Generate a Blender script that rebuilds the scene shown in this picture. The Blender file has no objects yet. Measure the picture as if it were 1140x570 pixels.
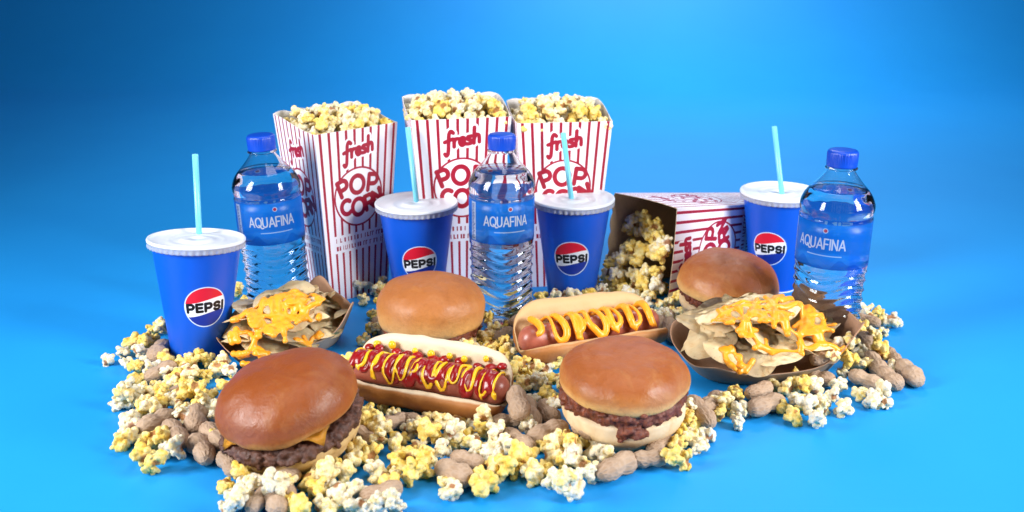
import bpy, bmesh, math, random
import numpy as np
from mathutils import Vector, Matrix, Euler, noise
from mathutils.bvhtree import BVHTree

S = bpy.context.scene
COL = S.collection
PI = math.pi
R = math.radians
rnd = random.Random(11)

# ------------------------------------------------------------------ camera
FPX, PITCH, CAMH = 1100.0, R(18.4), 0.372
SP, CP = math.sin(PITCH), math.cos(PITCH)
cam_data = bpy.data.cameras.new("camera")
cam = bpy.data.objects.new("camera", cam_data)
COL.objects.link(cam)
cam.location = (0, 0, CAMH)
cam.rotation_euler = (PI / 2 - PITCH, 0, 0)
cam_data.sensor_width = 36
cam_data.lens = FPX / 1140 * 36
cam_data.clip_start, cam_data.clip_end = 0.01, 100
cam_data.dof.use_dof = True
cam_data.dof.focus_distance = 0.84
cam_data.dof.aperture_fstop = 9.0
S.camera = cam


def ray(u, v):
    a, b = (u - 570) / FPX, (285 - v) / FPX
    return Vector((a, CP + b * SP, -SP + b * CP))


def P(u, v, z=0.0):
    """the point of height z that the photograph shows at pixel u, v"""
    d = ray(u, v)
    t = (z - CAMH) / d.z
    return Vector((0, 0, CAMH)) + d * t


# ------------------------------------------------------------------ scene tree
def tag(o, label=None, cat=None, group=None, kind=None):
    for k, x in (("label", label), ("category", cat), ("group", group), ("kind", kind)):
        if x:
            o[k] = x
    return o


def empty(name, loc=(0, 0, 0), rot=(0, 0, 0)):
    o = bpy.data.objects.new(name, None)
    COL.objects.link(o)
    o.empty_display_size = 0.01
    o.location, o.rotation_euler = loc, rot
    return o


def link(name, me, mat=None, parent=None):
    o = bpy.data.objects.new(name, me)
    COL.objects.link(o)
    if mat and not len(me.materials):
        for m in (mat if isinstance(mat, (list, tuple)) else [mat]):
            me.materials.append(m)
    if parent:
        o.parent = parent
    return o


def copy_tree(o, parent=None):
    c = o.copy()
    COL.objects.link(c)
    c.parent = parent
    for ch in list(o.children):
        copy_tree(ch, c)
    return c


def to_mesh(bm, name="shape", smooth=True):
    bm.normal_update()
    me = bpy.data.meshes.new(name)
    bm.to_mesh(me)
    bm.free()
    if smooth:
        me.polygons.foreach_set("use_smooth", [True] * len(me.polygons))
    return me


# ------------------------------------------------------------------ mesh helpers
def lathe(profile, seg=96, fn=None):
    """profile: list of (r, z); r = 0 closes the end. fn(r, z, angle) -> r"""
    bm = bmesh.new()
    rings = []
    for r, z in profile:
        if r <= 1e-7:
            rings.append([bm.verts.new((0, 0, z))])
        else:
            ring = []
            for i in range(seg):
                a = 2 * PI * i / seg
                rr = fn(r, z, a) if fn else r
                ring.append(bm.verts.new((rr * math.cos(a), rr * math.sin(a), z)))
            rings.append(ring)
    for A, B in zip(rings, rings[1:]):
        for i in range(seg):
            j = (i + 1) % seg
            if len(A) == 1 and len(B) > 1:
                bm.faces.new((A[0], B[j], B[i]))
            elif len(B) == 1 and len(A) > 1:
                bm.faces.new((A[i], A[j], B[0]))
            elif len(A) > 1:
                bm.faces.new((A[i], A[j], B[j], B[i]))
    return bm


def spline(pts, n=8, closed=False):
    """Catmull-Rom through points of any dimension"""
    pts = [np.array(p, float) for p in pts]
    out = []
    m = len(pts)
    for i in range(m if closed else m - 1):
        if closed:
            a, b, c, d = pts[(i - 1) % m], pts[i], pts[(i + 1) % m], pts[(i + 2) % m]
        else:
            a, b, c, d = pts[max(i - 1, 0)], pts[i], pts[i + 1], pts[min(i + 2, m - 1)]
        for k in range(n):
            t = k / n
            out.append(0.5 * ((2 * b) + (c - a) * t + (2 * a - 5 * b + 4 * c - d) * t * t + (3 * b - a - 3 * c + d) * t ** 3))
    if not closed:
        out.append(pts[-1])
    return [tuple(float(x) for x in p) for p in out]


def tube(bm, pts, radius, seg=10, caps=True):
    pts = [Vector(p) for p in pts]
    n = len(pts)
    rad = radius if callable(radius) else (lambda t: radius)
    rings = []
    up = Vector((0, 0, 1))
    for i, p in enumerate(pts):
        d = (pts[min(i + 1, n - 1)] - pts[max(i - 1, 0)])
        if d.length < 1e-9:
            d = Vector((1, 0, 0))
        d.normalize()
        if abs(d.dot(up)) > 0.98:
            s = d.cross(Vector((1, 0, 0))).normalized()
        else:
            s = d.cross(up).normalized()
        q = s.cross(d).normalized()
        r = rad(i / max(n - 1, 1))
        rings.append([bm.verts.new(p + (s * math.cos(2 * PI * k / seg) + q * math.sin(2 * PI * k / seg)) * r) for k in range(seg)])
    for A, B in zip(rings, rings[1:]):
        for k in range(seg):
            j = (k + 1) % seg
            bm.faces.new((A[k], A[j], B[j], B[k]))
    if caps:
        for ring, flip in ((rings[0], True), (rings[-1], False)):
            c = bm.verts.new(sum((v.co for v in ring), Vector()) / seg)
            for k in range(seg):
                j = (k + 1) % seg
                bm.faces.new((ring[j], ring[k], c) if flip else (ring[k], ring[j], c))
    return bm


def ball(bm, c, r, sub=2, squash=(1, 1, 1)):
    m = Matrix.Translation(c) @ Matrix.Diagonal((*squash, 1))
    bmesh.ops.create_icosphere(bm, subdivisions=sub, radius=r, matrix=m)


def remesh(bm, voxel, smooth=2, factor=0.5):
    me = to_mesh(bm, "raw")
    o = bpy.data.objects.new("raw", me)
    COL.objects.link(o)
    m = o.modifiers.new("r", "REMESH")
    m.mode = "VOXEL"
    m.voxel_size = voxel
    m.use_smooth_shade = True
    if smooth:
        s = o.modifiers.new("s", "SMOOTH")
        s.factor, s.iterations = factor, smooth
    dg = bpy.context.evaluated_depsgraph_get()
    dg.update()
    out = bpy.data.meshes.new_from_object(o.evaluated_get(dg))
    bpy.data.objects.remove(o)
    bpy.data.meshes.remove(me)
    out.polygons.foreach_set("use_smooth", [True] * len(out.polygons))
    return out


def displace(me, fn):
    """move each vertex along its normal by fn(co)"""
    cos = [v.co.copy() for v in me.vertices]
    nos = [v.normal.copy() for v in me.vertices]
    for v, c, n in zip(me.vertices, cos, nos):
        v.co = c + n * fn(c)
    me.update()


def set_attr(me, name, values):
    a = me.attributes.new(name, "FLOAT", "POINT")
    a.data.foreach_set("value", [float(x) for x in values])


# ------------------------------------------------------------------ materials
def lin(c):
    return tuple(x / 12.92 if x <= 0.04045 else ((x + 0.055) / 1.055) ** 2.4 for x in c)


class Mat:
    def __init__(self, name, color=(0.8, 0.8, 0.8), rough=0.5, **kw):
        self.m = bpy.data.materials.new(name)
        self.m.use_nodes = True
        self.t = self.m.node_tree
        self.b = self.t.nodes["Principled BSDF"]
        self.b.inputs["Base Color"].default_value = (*color, 1)
        self.b.inputs["Roughness"].default_value = rough
        for k, v in kw.items():
            self.b.inputs[k.replace("_", " ")].default_value = v
        self._tc = None

    def n(self, t, **kw):
        o = self.t.nodes.new(t)
        for k, v in kw.items():
            setattr(o, k, v)
        return o

    def l(self, a, b):
        self.t.links.new(a, b)

    def coord(self, which="Object"):
        if not self._tc:
            self._tc = self.n("ShaderNodeTexCoord")
        return self._tc.outputs[which]

    def noise(self, scale, detail=4, rough=0.6, dist=0.0, vec=None):
        t = self.n("ShaderNodeTexNoise")
        t.inputs["Scale"].default_value = scale
        t.inputs["Detail"].default_value = detail
        t.inputs["Roughness"].default_value = rough
        t.inputs["Distortion"].default_value = dist
        self.l(vec or self.coord(), t.inputs["Vector"])
        return t.outputs["Fac"]

    def ramp(self, fac, stops):
        r = self.n("ShaderNodeValToRGB")
        e = r.color_ramp.elements
        while len(e) < len(stops):
            e.new(0.5)
        for x, (p, c) in zip(e, stops):
            x.position = p
            x.color = (*c, 1) if len(c) == 3 else c
        self.l(fac, r.inputs["Fac"])
        return r.outputs["Color"]

    def mix(self, fac, a, b, mode="MIX"):
        x = self.n("ShaderNodeMix", data_type="RGBA", blend_type=mode)
        for s, val in ((x.inputs[0], fac), (x.inputs[6], a), (x.inputs[7], b)):
            if isinstance(val, (int, float)):
                s.default_value = val
            elif isinstance(val, tuple):
                s.default_value = (*val, 1)
            else:
                self.l(val, s)
        return x.outputs[2]

    def math(self, op, a, b=0.0):
        x = self.n("ShaderNodeMath", operation=op)
        for s, val in zip(x.inputs, (a, b)):
            if isinstance(val, (int, float)):
                s.default_value = val
            else:
                self.l(val, s)
        return x.outputs[0]

    def attr(self, name):
        return self.n("ShaderNodeAttribute", attribute_name=name).outputs["Fac"]

    def color(self, out):
        self.l(out, self.b.inputs["Base Color"])
        return self

    def rough(self, out):
        self.l(out, self.b.inputs["Roughness"])
        return self

    def bump(self, height, strength=0.3, dist=0.001):
        x = self.n("ShaderNodeBump")
        x.inputs["Strength"].default_value = strength
        x.inputs["Distance"].default_value = dist
        self.l(height, x.inputs["Height"])
        self.l(x.outputs[0], self.b.inputs["Normal"])
        return self

    def image(self, img, ext="EXTEND"):
        t = self.n("ShaderNodeTexImage", image=img, extension=ext)
        self.l(self.coord("UV"), t.inputs["Vector"])
        return t


# ------------------------------------------------------------------ printed artwork, drawn stroke by stroke
class Art:
    """a drawing in millimetres: x0..x1 by y0..y1"""

    def __init__(self, x0, x1, y0, y1, ppmm, color):
        self.x0, self.y0, self.k = x0, y0, ppmm
        self.w, self.h = int((x1 - x0) * ppmm), int((y1 - y0) * ppmm)
        self.a = np.zeros((self.h, self.w, 4), np.float32)
        self.a[:] = (*color, 1)

    def _win(self, xa, xb, ya, yb):
        k = self.k
        i0, i1 = max(0, int((xa - self.x0) * k) - 1), min(self.w, int((xb - self.x0) * k) + 2)
        j0, j1 = max(0, int((ya - self.y0) * k) - 1), min(self.h, int((yb - self.y0) * k) + 2)
        if i1 <= i0 or j1 <= j0:
            return None
        X = (np.arange(i0, i1) + 0.5) / k + self.x0
        Y = (np.arange(j0, j1) + 0.5) / k + self.y0
        return (slice(j0, j1), slice(i0, i1)), X[None, :], Y[:, None]

    def _put(self, sl, m, color):
        m = np.clip(m, 0, 1)[..., None]
        v = self.a[sl]
        v[..., :3] = v[..., :3] * (1 - m) + np.array(color, np.float32)[:3] * m

    def stroke(self, pts, w, color):
        h = w / 2
        for (ax, ay), (bx, by) in zip(pts, pts[1:]):
            g = self._win(min(ax, bx) - h, max(ax, bx) + h, min(ay, by) - h, max(ay, by) + h)
            if g is None:
                continue
            sl, X, Y = g
            dx, dy = bx - ax, by - ay
            L = dx * dx + dy * dy + 1e-12
            t = np.clip(((X - ax) * dx + (Y - ay) * dy) / L, 0, 1)
            d = np.hypot(X - ax - t * dx, Y - ay - t * dy)
            self._put(sl, (h - d) * self.k + 0.5, color)

    def disc(self, cx, cy, r, color, test=None):
        g = self._win(cx - r, cx + r, cy - r, cy + r)
        if g is None:
            return
        sl, X, Y = g
        m = np.clip((r - np.hypot(X - cx, Y - cy)) * self.k + 0.5, 0, 1)
        if test:
            m = m * test(X + 0 * Y, Y + 0 * X)
        self._put(sl, m, color)

    def rect(self, xa, xb, ya, yb, color):
        g = self._win(xa, xb, ya, yb)
        if g:
            sl, X, Y = g
            self._put(sl, ((X >= xa) & (X <= xb) & (Y >= ya) & (Y <= yb)).astype(float), color)

    def text(self, strokes, size, at, w, color, rot=0.0, wide=1.0):
        c, s = math.cos(rot), math.sin(rot)
        for st in strokes:
            q = [(x * size * wide, y * size) for x, y in st]
            self.stroke([(at[0] + c * x - s * y, at[1] + s * x + c * y) for x, y in q], w, color)

    def done(self, name):
        im = bpy.data.images.new(name, self.w, self.h)
        im.pixels.foreach_set(self.a.ravel())
        im.update()
        im.pack()
        return im


def arc(cx, cy, rx, ry, a0, a1, n=14):
    return [(cx + rx * math.cos(R(a0 + (a1 - a0) * i / n)), cy + ry * math.sin(R(a0 + (a1 - a0) * i / n))) for i in range(n + 1)]


GL = {
    "P": (0.72, [[(0, 0), (0, 1), (0.4, 1)] + arc(0.4, 0.7, 0.28, 0.3, 90, -90) + [(0, 0.4)]]),
    "E": (0.68, [[(0.62, 0), (0, 0), (0, 1), (0.62, 1)], [(0, 0.5), (0.56, 0.5)]]),
    "S": (0.72, [arc(0.34, 0.74, 0.32, 0.26, 20, 270, 16) + arc(0.34, 0.26, 0.34, 0.26, 90, -160, 16)]),
    "I": (0.12, [[(0.02, 0), (0.02, 1)]]),
    "O": (0.95, [arc(0.46, 0.5, 0.46, 0.5, 0, 360, 28)]),
    "C": (0.82, [arc(0.46, 0.5, 0.46, 0.5, 50, 310, 24)]),
    "R": (0.76, [[(0, 0), (0, 1), (0.4, 1)] + arc(0.4, 0.72, 0.28, 0.28, 90, -90) + [(0, 0.44)], [(0.36, 0.44), (0.7, 0)]]),
    "N": (0.78, [[(0, 0), (0, 1), (0.7, 0), (0.7, 1)]]),
    "A": (0.86, [[(0, 0), (0.42, 1), (0.84, 0)], [(0.16, 0.3), (0.68, 0.3)]]),
    "Q": (0.95, [arc(0.46, 0.5, 0.46, 0.5, 0, 360, 28), [(0.5, 0.22), (0.95, -0.14), (1.2, -0.1)]]),
    "U": (0.8, [[(0, 1), (0, 0.35)] + arc(0.35, 0.35, 0.35, 0.35, 180, 360) + [(0.7, 1)]]),
    "F": (0.62, [[(0, 0), (0, 1), (0.58, 1)], [(0, 0.5), (0.5, 0.5)]]),
}


def word(s, gap=0.22):
    out, x = [], 0.0
    for ch in s:
        w, st = GL[ch]
        out += [[(x + a, b) for a, b in p] for p in st]
        x += w + gap
    return out, x - gap


FRESH = [
    spline([(0.55, 1.28), (0.38, 1.45), (0.24, 1.2), (0.2, 0.5), (0.14, -0.35), (0.0, -0.55), (-0.1, -0.38)], 6),
    [(-0.08, 0.62), (0.5, 0.78)],
    spline([(0.6, 0.75), (0.6, 0.1)], 4), spline([(0.6, 0.45), (0.72, 0.72), (0.92, 0.72)], 5),
    spline([(1.0, 0.42), (1.36, 0.48), (1.28, 0.74), (1.08, 0.68), (1.02, 0.34), (1.18, 0.1), (1.42, 0.2)], 5),
    spline([(1.86, 0.74), (1.62, 0.72), (1.62, 0.52), (1.84, 0.38), (1.82, 0.14), (1.54, 0.14)], 5),
    spline([(2.08, 1.42), (2.06, 0.1)], 4), spline([(2.06, 0.46), (2.22, 0.78), (2.42, 0.66), (2.46, 0.12)], 5),
]

RED_INK = (0.64, 0.06, 0.17)
WHITE_INK = (0.95, 0.93, 0.95)


def box_art(name):
    W, H = 100.0, 190.0
    A = Art(0, W, 0, H, 7, WHITE_INK)
    n = 10
    for i in range(n):
        x = W * (i + 0.55) / n
        A.rect(x - 1.5, x + 1.5, 0, H, RED_INK)
    # the round badge and the script word keep the stripes off
    cx, cy = 50, 116
    for st in FRESH:
        q = [(cx - 17 + x * 14.2, 158 + y * 12.5 + x * 2.2) for x, y in st]
        A.stroke(q, 8.5, WHITE_INK)
    for st in FRESH:
        q = [(cx - 17 + x * 14.2, 158 + y * 12.5 + x * 2.2) for x, y in st]
        A.stroke(q, 4.0, RED_INK)
    A.disc(cx, cy, 33, RED_INK)
    A.disc(cx, cy, 31, WHITE_INK)
    for wd, x, y, sz, rot in (("P", 24, 119, 19, 0.34), ("O", 38, 121, 22, 0.0), ("P", 64, 122, 20, -0.12)):
        A.text(GL[wd][1], sz * 0.86, (cx + (x - cx) * 0.88, cy + (y - cy) * 0.86), 5.0, RED_INK, rot)
    for wd, x, y, sz, rot in (("C", 24, 95, 18, 0.1), ("O", 40, 92, 21, 0.0), ("R", 63, 96, 18, 0.25), ("N", 77.5, 101, 17, 0.4)):
        A.text(GL[wd][1], sz * 0.86, (cx + (x - cx) * 0.88, cy + (y - cy) * 0.86), 5.0, RED_INK, rot)
    # two lines of small print under the badge
    A.rect(14, 86, 56, 76, WHITE_INK)
    r = random.Random(3)
    for y in (68, 59):
        x = 16.0
        while x < 84:
            w = r.uniform(1.6, 3.4)
            A.rect(x, x + w * 0.45, y, y + 5, RED_INK)
            A.rect(x, x + w, y + (0 if r.random() < .5 else 4), y + (1.2 if r.random() < .5 else 5), RED_INK)
            x += w + r.choice([1.2, 1.2, 1.2, 3.5])
    return A.done(name)


def cup_art(tilt):
    # half the girth of the cup: 110 mm of arc by 114 mm of height
    BLUE = (0.0, 0.325, 0.79)
    A = Art(-55, 55, 0, 114, 7, BLUE)
    cx, cy, r = 0.0, 55.0, 20.3
    c, s = math.cos(tilt), math.sin(tilt)
    wave = lambda q: 2.1 * np.sin(q / r * 2.1)
    A.disc(cx, cy, r, (0.80, 0.86, 0.95))
    loc = lambda X, Y: (c * (X - cx) + s * (Y - cy), -s * (X - cx) + c * (Y - cy))

    def top(X, Y):
        x, y = loc(X, Y)
        return (y > 6.6 + wave(x)).astype(float)

    def low(X, Y):
        x, y = loc(X, Y)
        return (y < -6.8 + wave(x)).astype(float)

    A.disc(cx, cy, r - 1.1, (0.93, 0.94, 0.97))
    A.disc(cx, cy, r - 1.1, (0.84, 0.09, 0.20), top)
    A.disc(cx, cy, r - 1.1, (0.06, 0.18, 0.60), low)
    st, w = word("PEPSI", 0.32)
    size = 7.4
    wide = 35.0 / (w * size)
    x0, y0 = -17.5 + 0.4, -4.1
    A.text(st, size, (cx + c * x0 - s * y0, cy + s * x0 + c * y0), 2.7, (0.02, 0.02, 0.05), tilt, wide)
    return A.done("cup print")


def label_art():
    # full girth 205 mm by 42 mm
    A = Art(0, 205, 0, 42, 6, (0.08, 0.52, 0.93))
    yy = (np.arange(A.h) / A.h)[:, None]
    xx = (np.arange(A.w) / A.k)[None, :]
    # darker upper band, mountains along the foot
    hill = 9 + 3.5 * np.sin(xx / 6.1) + 2.2 * np.sin(xx / 2.7 + 1)
    low = (yy * 42 < hill)
    A.a[..., :3] = np.where(low[..., None], np.array((0.16, 0.54, 0.92)), A.a[..., :3])
    lowest = (yy * 42 < hill - 5)
    A.a[..., :3] = np.where(lowest[..., None], np.array((0.08, 0.46, 0.88)), A.a[..., :3])
    st, w = word("AQUAFINA", 0.2)
    for cx in (102.5, 0.0, 205.0):
        size = 9.4
        wide = 45.0 / (w * size)
        A.text(st, size, (cx - 22.5, 19), 1.35, (0.96, 0.98, 1.0), 0.0, wide)
        A.rect(cx - 12, cx + 20, 12.2, 13.2, (0.75, 0.85, 0.97))
        A.disc(cx + 4, 36, 2.4, (0.8, 0.86, 0.95))
        A.disc(cx + 4, 36, 1.6, (0.75, 0.1, 0.2))
    for x in (62, 164):
        A.rect(x, x + 7, 1.5, 40.5, (0.82, 0.88, 0.97))
        r = random.Random(int(x))
        y = 3.0
        while y < 39:
            A.rect(x + 1, x + r.uniform(3.5, 6), y, y + 0.7, (0.1, 0.25, 0.6))
            y += 1.5
    return A.done("bottle print")

# ------------------------------------------------------------------ material library
M = {}


def hot_bun(key, crumb):
    m = Mat("hot dog bun", (0.5, 0.25, 0.1), 0.58)
    f = m.math("ADD", m.attr("crumb"), m.math("MULTIPLY", m.math("SUBTRACT", m.noise(70, 4), 0.5), 0.35))
    out = m.ramp(m.noise(40, 4, 0.6, 0.5), [(0.3, (0.36, 0.125, 0.028)), (0.65, (0.46, 0.185, 0.048)), (0.85, (0.55, 0.27, 0.09))])
    c = m.mix(m.ramp(f, [(0.35, (0, 0, 0)), (0.6, (1, 1, 1))]), out, crumb)
    m.color(c)
    m.bump(m.math("ADD", m.noise(420, 4, 0.7), m.math("MULTIPLY", m.noise(90, 3), 1.2)), 0.35, 0.001)
    M[key] = m.m


def build_materials():
    m = Mat("backdrop paper", (0.008, 0.33, 0.80), 0.6)
    f = m.noise(6, 5)
    m.color(m.ramp(f, [(0.3, (0.004, 0.292, 0.79)), (0.7, (0.005, 0.308, 0.81))]))
    m.bump(m.noise(900, 2), 0.06, 0.0004)
    M["paper"] = m.m

    def popcorn(name, white, butter, amount):
        m = Mat(name, white, 0.62)
        m.b.inputs["Subsurface Weight"].default_value = 0.08
        m.b.inputs["Subsurface Radius"].default_value = (0.003, 0.002, 0.001)
        m.b.inputs["Subsurface Scale"].default_value = 1.0
        info = m.n("ShaderNodeObjectInfo")
        shift = m.n("ShaderNodeVectorMath", operation="SCALE")
        comb = m.n("ShaderNodeCombineXYZ")
        for k in range(3):
            m.l(info.outputs["Random"], comb.inputs[k])
        m.l(comb.outputs[0], shift.inputs[0])
        shift.inputs["Scale"].default_value = 3.0
        add = m.n("ShaderNodeVectorMath", operation="ADD")
        m.l(m.coord(), add.inputs[0])
        m.l(shift.outputs[0], add.inputs[1])
        v = add.outputs[0]
        blot = m.noise(150, 3, 0.6, 0.3, v)
        a = m.ramp(blot, [(max(0.0, 0.52 - amount), (0, 0, 0)), (0.68 - amount * 0.4, (1, 1, 1))])
        c = m.mix(a, white, butter)
        c = m.mix(m.ramp(m.noise(420, 3, 0.6, 0, v), [(0.54, (0, 0, 0)), (0.72, (0.8, 0.8, 0.8))]), c, (0.72, 0.41, 0.07))
        c = m.mix(m.attr("hull"), c, (0.33, 0.11, 0.02))
        m.color(c)
        m.bump(m.noise(600, 4, 0.65), 0.7, 0.0008)
        return m.m

    M["pop_white"] = popcorn("pale popcorn", (0.77, 0.72, 0.58), (0.80, 0.65, 0.30), 0.06)
    M["pop_mixed"] = popcorn("cream popcorn", (0.86, 0.78, 0.54), (0.84, 0.62, 0.17), 0.13)
    M["pop_yellow"] = popcorn("buttered popcorn", (0.85, 0.71, 0.30), (0.83, 0.56, 0.08), 0.17)

    m = Mat("peanut shell", (0.4, 0.26, 0.18), 0.85)
    n1 = m.noise(60, 4)
    c = m.ramp(n1, [(0.3, (0.31, 0.19, 0.115)), (0.55, (0.42, 0.28, 0.18)), (0.8, (0.53, 0.385, 0.265))])
    vo = m.n("ShaderNodeTexVoronoi", feature="DISTANCE_TO_EDGE")
    vo.inputs["Scale"].default_value = 330
    mp = m.n("ShaderNodeMapping")
    mp.inputs["Scale"].default_value = (0.45, 1, 1)
    m.l(m.coord(), mp.inputs["Vector"])
    m.l(mp.outputs[0], vo.inputs["Vector"])
    edge = m.ramp(vo.outputs["Distance"], [(0.0, (1, 1, 1)), (0.3, (0, 0, 0))])
    c = m.mix(m.math("MULTIPLY", edge, 0.35), c, (0.56, 0.42, 0.32))
    m.color(c)
    m.bump(m.math("ADD", edge, m.math("MULTIPLY", m.noise(500, 3), 0.7)), 0.6, 0.0006)
    M["peanut"] = m.m

    def bun_top(name, dark, mid, pale, lo, hi, rough):
        m = Mat(name, mid, rough)
        m.b.inputs["Coat Weight"].default_value = 0.07
        m.b.inputs["Coat Roughness"].default_value = 0.35
        g = m.attr("rise")
        f = m.math("ADD", g, m.math("MULTIPLY", m.math("SUBTRACT", m.noise(45, 4, 0.6, 0.6), 0.5), 0.28))
        c = m.ramp(f, [(lo, pale), ((lo + hi) / 2, mid), (hi, dark)])
        c = m.mix(m.math("MULTIPLY", m.ramp(m.noise(260, 4, 0.6), [(0.5, (0, 0, 0)), (0.72, (1, 1, 1))]), 0.22), c, tuple(x * 0.5 for x in dark))
        c = m.mix(m.math("MULTIPLY", m.ramp(m.noise(28, 5, 0.7, 1.2), [(0.5, (0, 0, 0)), (0.78, (1, 1, 1))]), 0.2), c, pale)
        m.color(c)
        m.rough(m.ramp(m.noise(120, 3), [(0.3, (rough - 0.07,) * 3), (0.75, (rough + 0.14,) * 3)]))
        m.bump(m.math("ADD", m.math("ADD", m.noise(320, 4, 0.6), m.math("MULTIPLY", m.noise(1100, 3, 0.6), 0.5)), m.math("MULTIPLY", m.noise(70, 4, 0.6, 1.5), 2.2)), 0.34, 0.0010)
        return m.m

    M["bun_dark"] = bun_top("dark baked crust", (0.265, 0.060, 0.008), (0.33, 0.085, 0.013), (0.60, 0.31, 0.10), 0.0, 0.36, 0.43)
    M["bun_gold"] = bun_top("golden baked crust", (0.33, 0.085, 0.013), (0.46, 0.165, 0.036), (0.76, 0.45, 0.16), 0.05, 0.62, 0.46)
    M["bun_tan"] = bun_top("tan baked crust", (0.37, 0.118, 0.022), (0.47, 0.18, 0.043), (0.66, 0.36, 0.12), 0.05, 0.8, 0.5)

    m = Mat("pale bun bread", (0.72, 0.5, 0.28), 0.75)
    c = m.ramp(m.noise(50, 5, 0.6, 0.5), [(0.3, (0.66, 0.42, 0.19)), (0.6, (0.78, 0.60, 0.38)), (0.85, (0.82, 0.68, 0.48))])
    m.color(c)
    m.bump(m.noise(300, 4), 0.3, 0.001)
    M["bread"] = m.m

    m = Mat("toasted bun bread", (0.6, 0.42, 0.2), 0.7)
    m.color(m.ramp(m.noise(55, 5, 0.6, 0.5), [(0.3, (0.44, 0.26, 0.09)), (0.7, (0.66, 0.47, 0.22))]))
    m.bump(m.noise(300, 4), 0.3, 0.001)
    M["bread_toast"] = m.m

    for key, crumb in (("dog_bun", (0.76, 0.61, 0.42)), ("dog_bun_toasted", (0.60, 0.37, 0.17))):
        hot_bun(key, crumb)
    def meat(name, a, b, c3, rough):
        m = Mat(name, b, rough)
        f = m.noise(170, 5, 0.65, 0.4)
        m.color(m.ramp(f, [(0.3, a), (0.55, b), (0.78, c3)]))
        m.rough(m.ramp(m.noise(200, 3), [(0.35, (rough - 0.15,) * 3), (0.7, (rough + 0.2,) * 3)]))
        m.bump(m.noise(520, 5, 0.7), 0.6, 0.0012)
        return m.m

    M["chili"] = meat("beef chili", (0.075, 0.014, 0.006), (0.165, 0.036, 0.014), (0.33, 0.085, 0.027), 0.5)
    M["patty"] = meat("grilled beef", (0.045, 0.016, 0.010), (0.115, 0.045, 0.028), (0.24, 0.11, 0.07), 0.55)
    m = Mat("sausage skin", (0.40, 0.10, 0.06), 0.32)
    m.b.inputs["Subsurface Weight"].default_value = 0.1
    m.b.inputs["Subsurface Radius"].default_value = (0.004, 0.0015, 0.001)
    m.b.inputs["Subsurface Scale"].default_value = 1.0
    m.color(m.ramp(m.noise(80, 4, 0.6, 0.3), [(0.3, (0.28, 0.062, 0.036)), (0.7, (0.46, 0.14, 0.09))]))
    m.bump(m.noise(350, 3), 0.12, 0.0006)
    M["sausage"] = m.m

    def sauce(name, a, b, rough, sss=0.15):
        m = Mat(name, a, rough)
        m.b.inputs["Subsurface Weight"].default_value = sss
        m.b.inputs["Subsurface Radius"].default_value = (0.003, 0.0012, 0.0004)
        m.b.inputs["Subsurface Scale"].default_value = 1.0
        m.color(m.ramp(m.noise(130, 3), [(0.3, a), (0.7, b)]))
        m.bump(m.noise(160, 3), 0.15, 0.001)
        return m.m

    M["ketchup"] = sauce("tomato ketchup", (0.22, 0.003, 0.006), (0.33, 0.007, 0.008), 0.28, 0.08)
    M["mustard"] = sauce("yellow mustard", (0.80, 0.44, 0.008), (0.88, 0.53, 0.015), 0.3)
    M["cheese"] = sauce("orange cheese sauce", (0.88, 0.32, 0.011), (0.90, 0.39, 0.020), 0.36)
    M["slice"] = sauce("cheese slice", (0.82, 0.36, 0.03), (0.88, 0.42, 0.05), 0.4)

    m = Mat("tortilla chip", (0.7, 0.5, 0.26), 0.6)
    m.b.inputs["Subsurface Weight"].default_value = 0.35
    m.b.inputs["Subsurface Radius"].default_value = (0.006, 0.0045, 0.003)
    m.b.inputs["Subsurface Scale"].default_value = 1.0
    c = m.ramp(m.noise(90, 5, 0.65, 0.6), [(0.28, (0.82, 0.54, 0.23)), (0.42, (0.90, 0.70, 0.40)), (0.75, (0.93, 0.80, 0.55))])
    c = m.mix(m.ramp(m.noise(330, 2), [(0.66, (0, 0, 0)), (0.74, (0.6, 0.6, 0.6))]), c, (0.42, 0.2, 0.06))
    m.color(c)
    m.bump(m.math("ADD", m.noise(240, 4), m.noise(70, 3)), 0.5, 0.001)
    M["chip"] = m.m

    def kraft(name, col):
        m = Mat(name, col, 0.8)
        m.color(m.ramp(m.noise(320, 6, 0.75), [(0.3, tuple(x * 0.86 for x in col)), (0.7, tuple(min(1, x * 1.1) for x in col))]))
        m.bump(m.noise(700, 3), 0.12, 0.0005)
        return m.m

    M["kraft"] = kraft("kraft board", (0.56, 0.40, 0.25))
    M["kraft_in"] = kraft("kraft board inside", (0.42, 0.235, 0.14))
    M["kraft_grey"] = kraft("greyish kraft board", (0.26, 0.205, 0.155))
    M["white_board"] = kraft("white board", (0.80, 0.77, 0.76))

    def printed(name, img, rough, tint=None, bump=0.05):
        m = Mat(name, (1, 1, 1), rough)
        t = m.image(img)
        m.color(t.outputs["Color"])
        m.bump(m.noise(500, 3), bump, 0.0004)
        return m.m

    M["box_print"] = printed("striped box print", box_art("box print"), 0.45)
    M["cup_print"] = printed("blue cup print", cup_art(R(3)), 0.38)
    m = Mat("bottle label print", (1, 1, 1), 0.3)     # ink on a thin clear film
    t = m.image(label_art())
    m.color(t.outputs["Color"])
    tr = m.n("ShaderNodeBsdfTranslucent")
    m.l(t.outputs["Color"], tr.inputs["Color"])
    cl = m.n("ShaderNodeBsdfTransparent")
    m.l(m.mix(0.35, t.outputs["Color"], (0.75, 0.9, 1.0)), cl.inputs["Color"])
    a1, a2 = m.n("ShaderNodeMixShader"), m.n("ShaderNodeMixShader")
    a1.inputs[0].default_value, a2.inputs[0].default_value = 0.4, 0.42
    m.l(m.b.outputs[0], a1.inputs[1])
    m.l(tr.outputs[0], a1.inputs[2])
    m.l(a1.outputs[0], a2.inputs[1])
    m.l(cl.outputs[0], a2.inputs[2])
    m.l(a2.outputs[0], m.t.nodes["Material Output"].inputs["Surface"])
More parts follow.
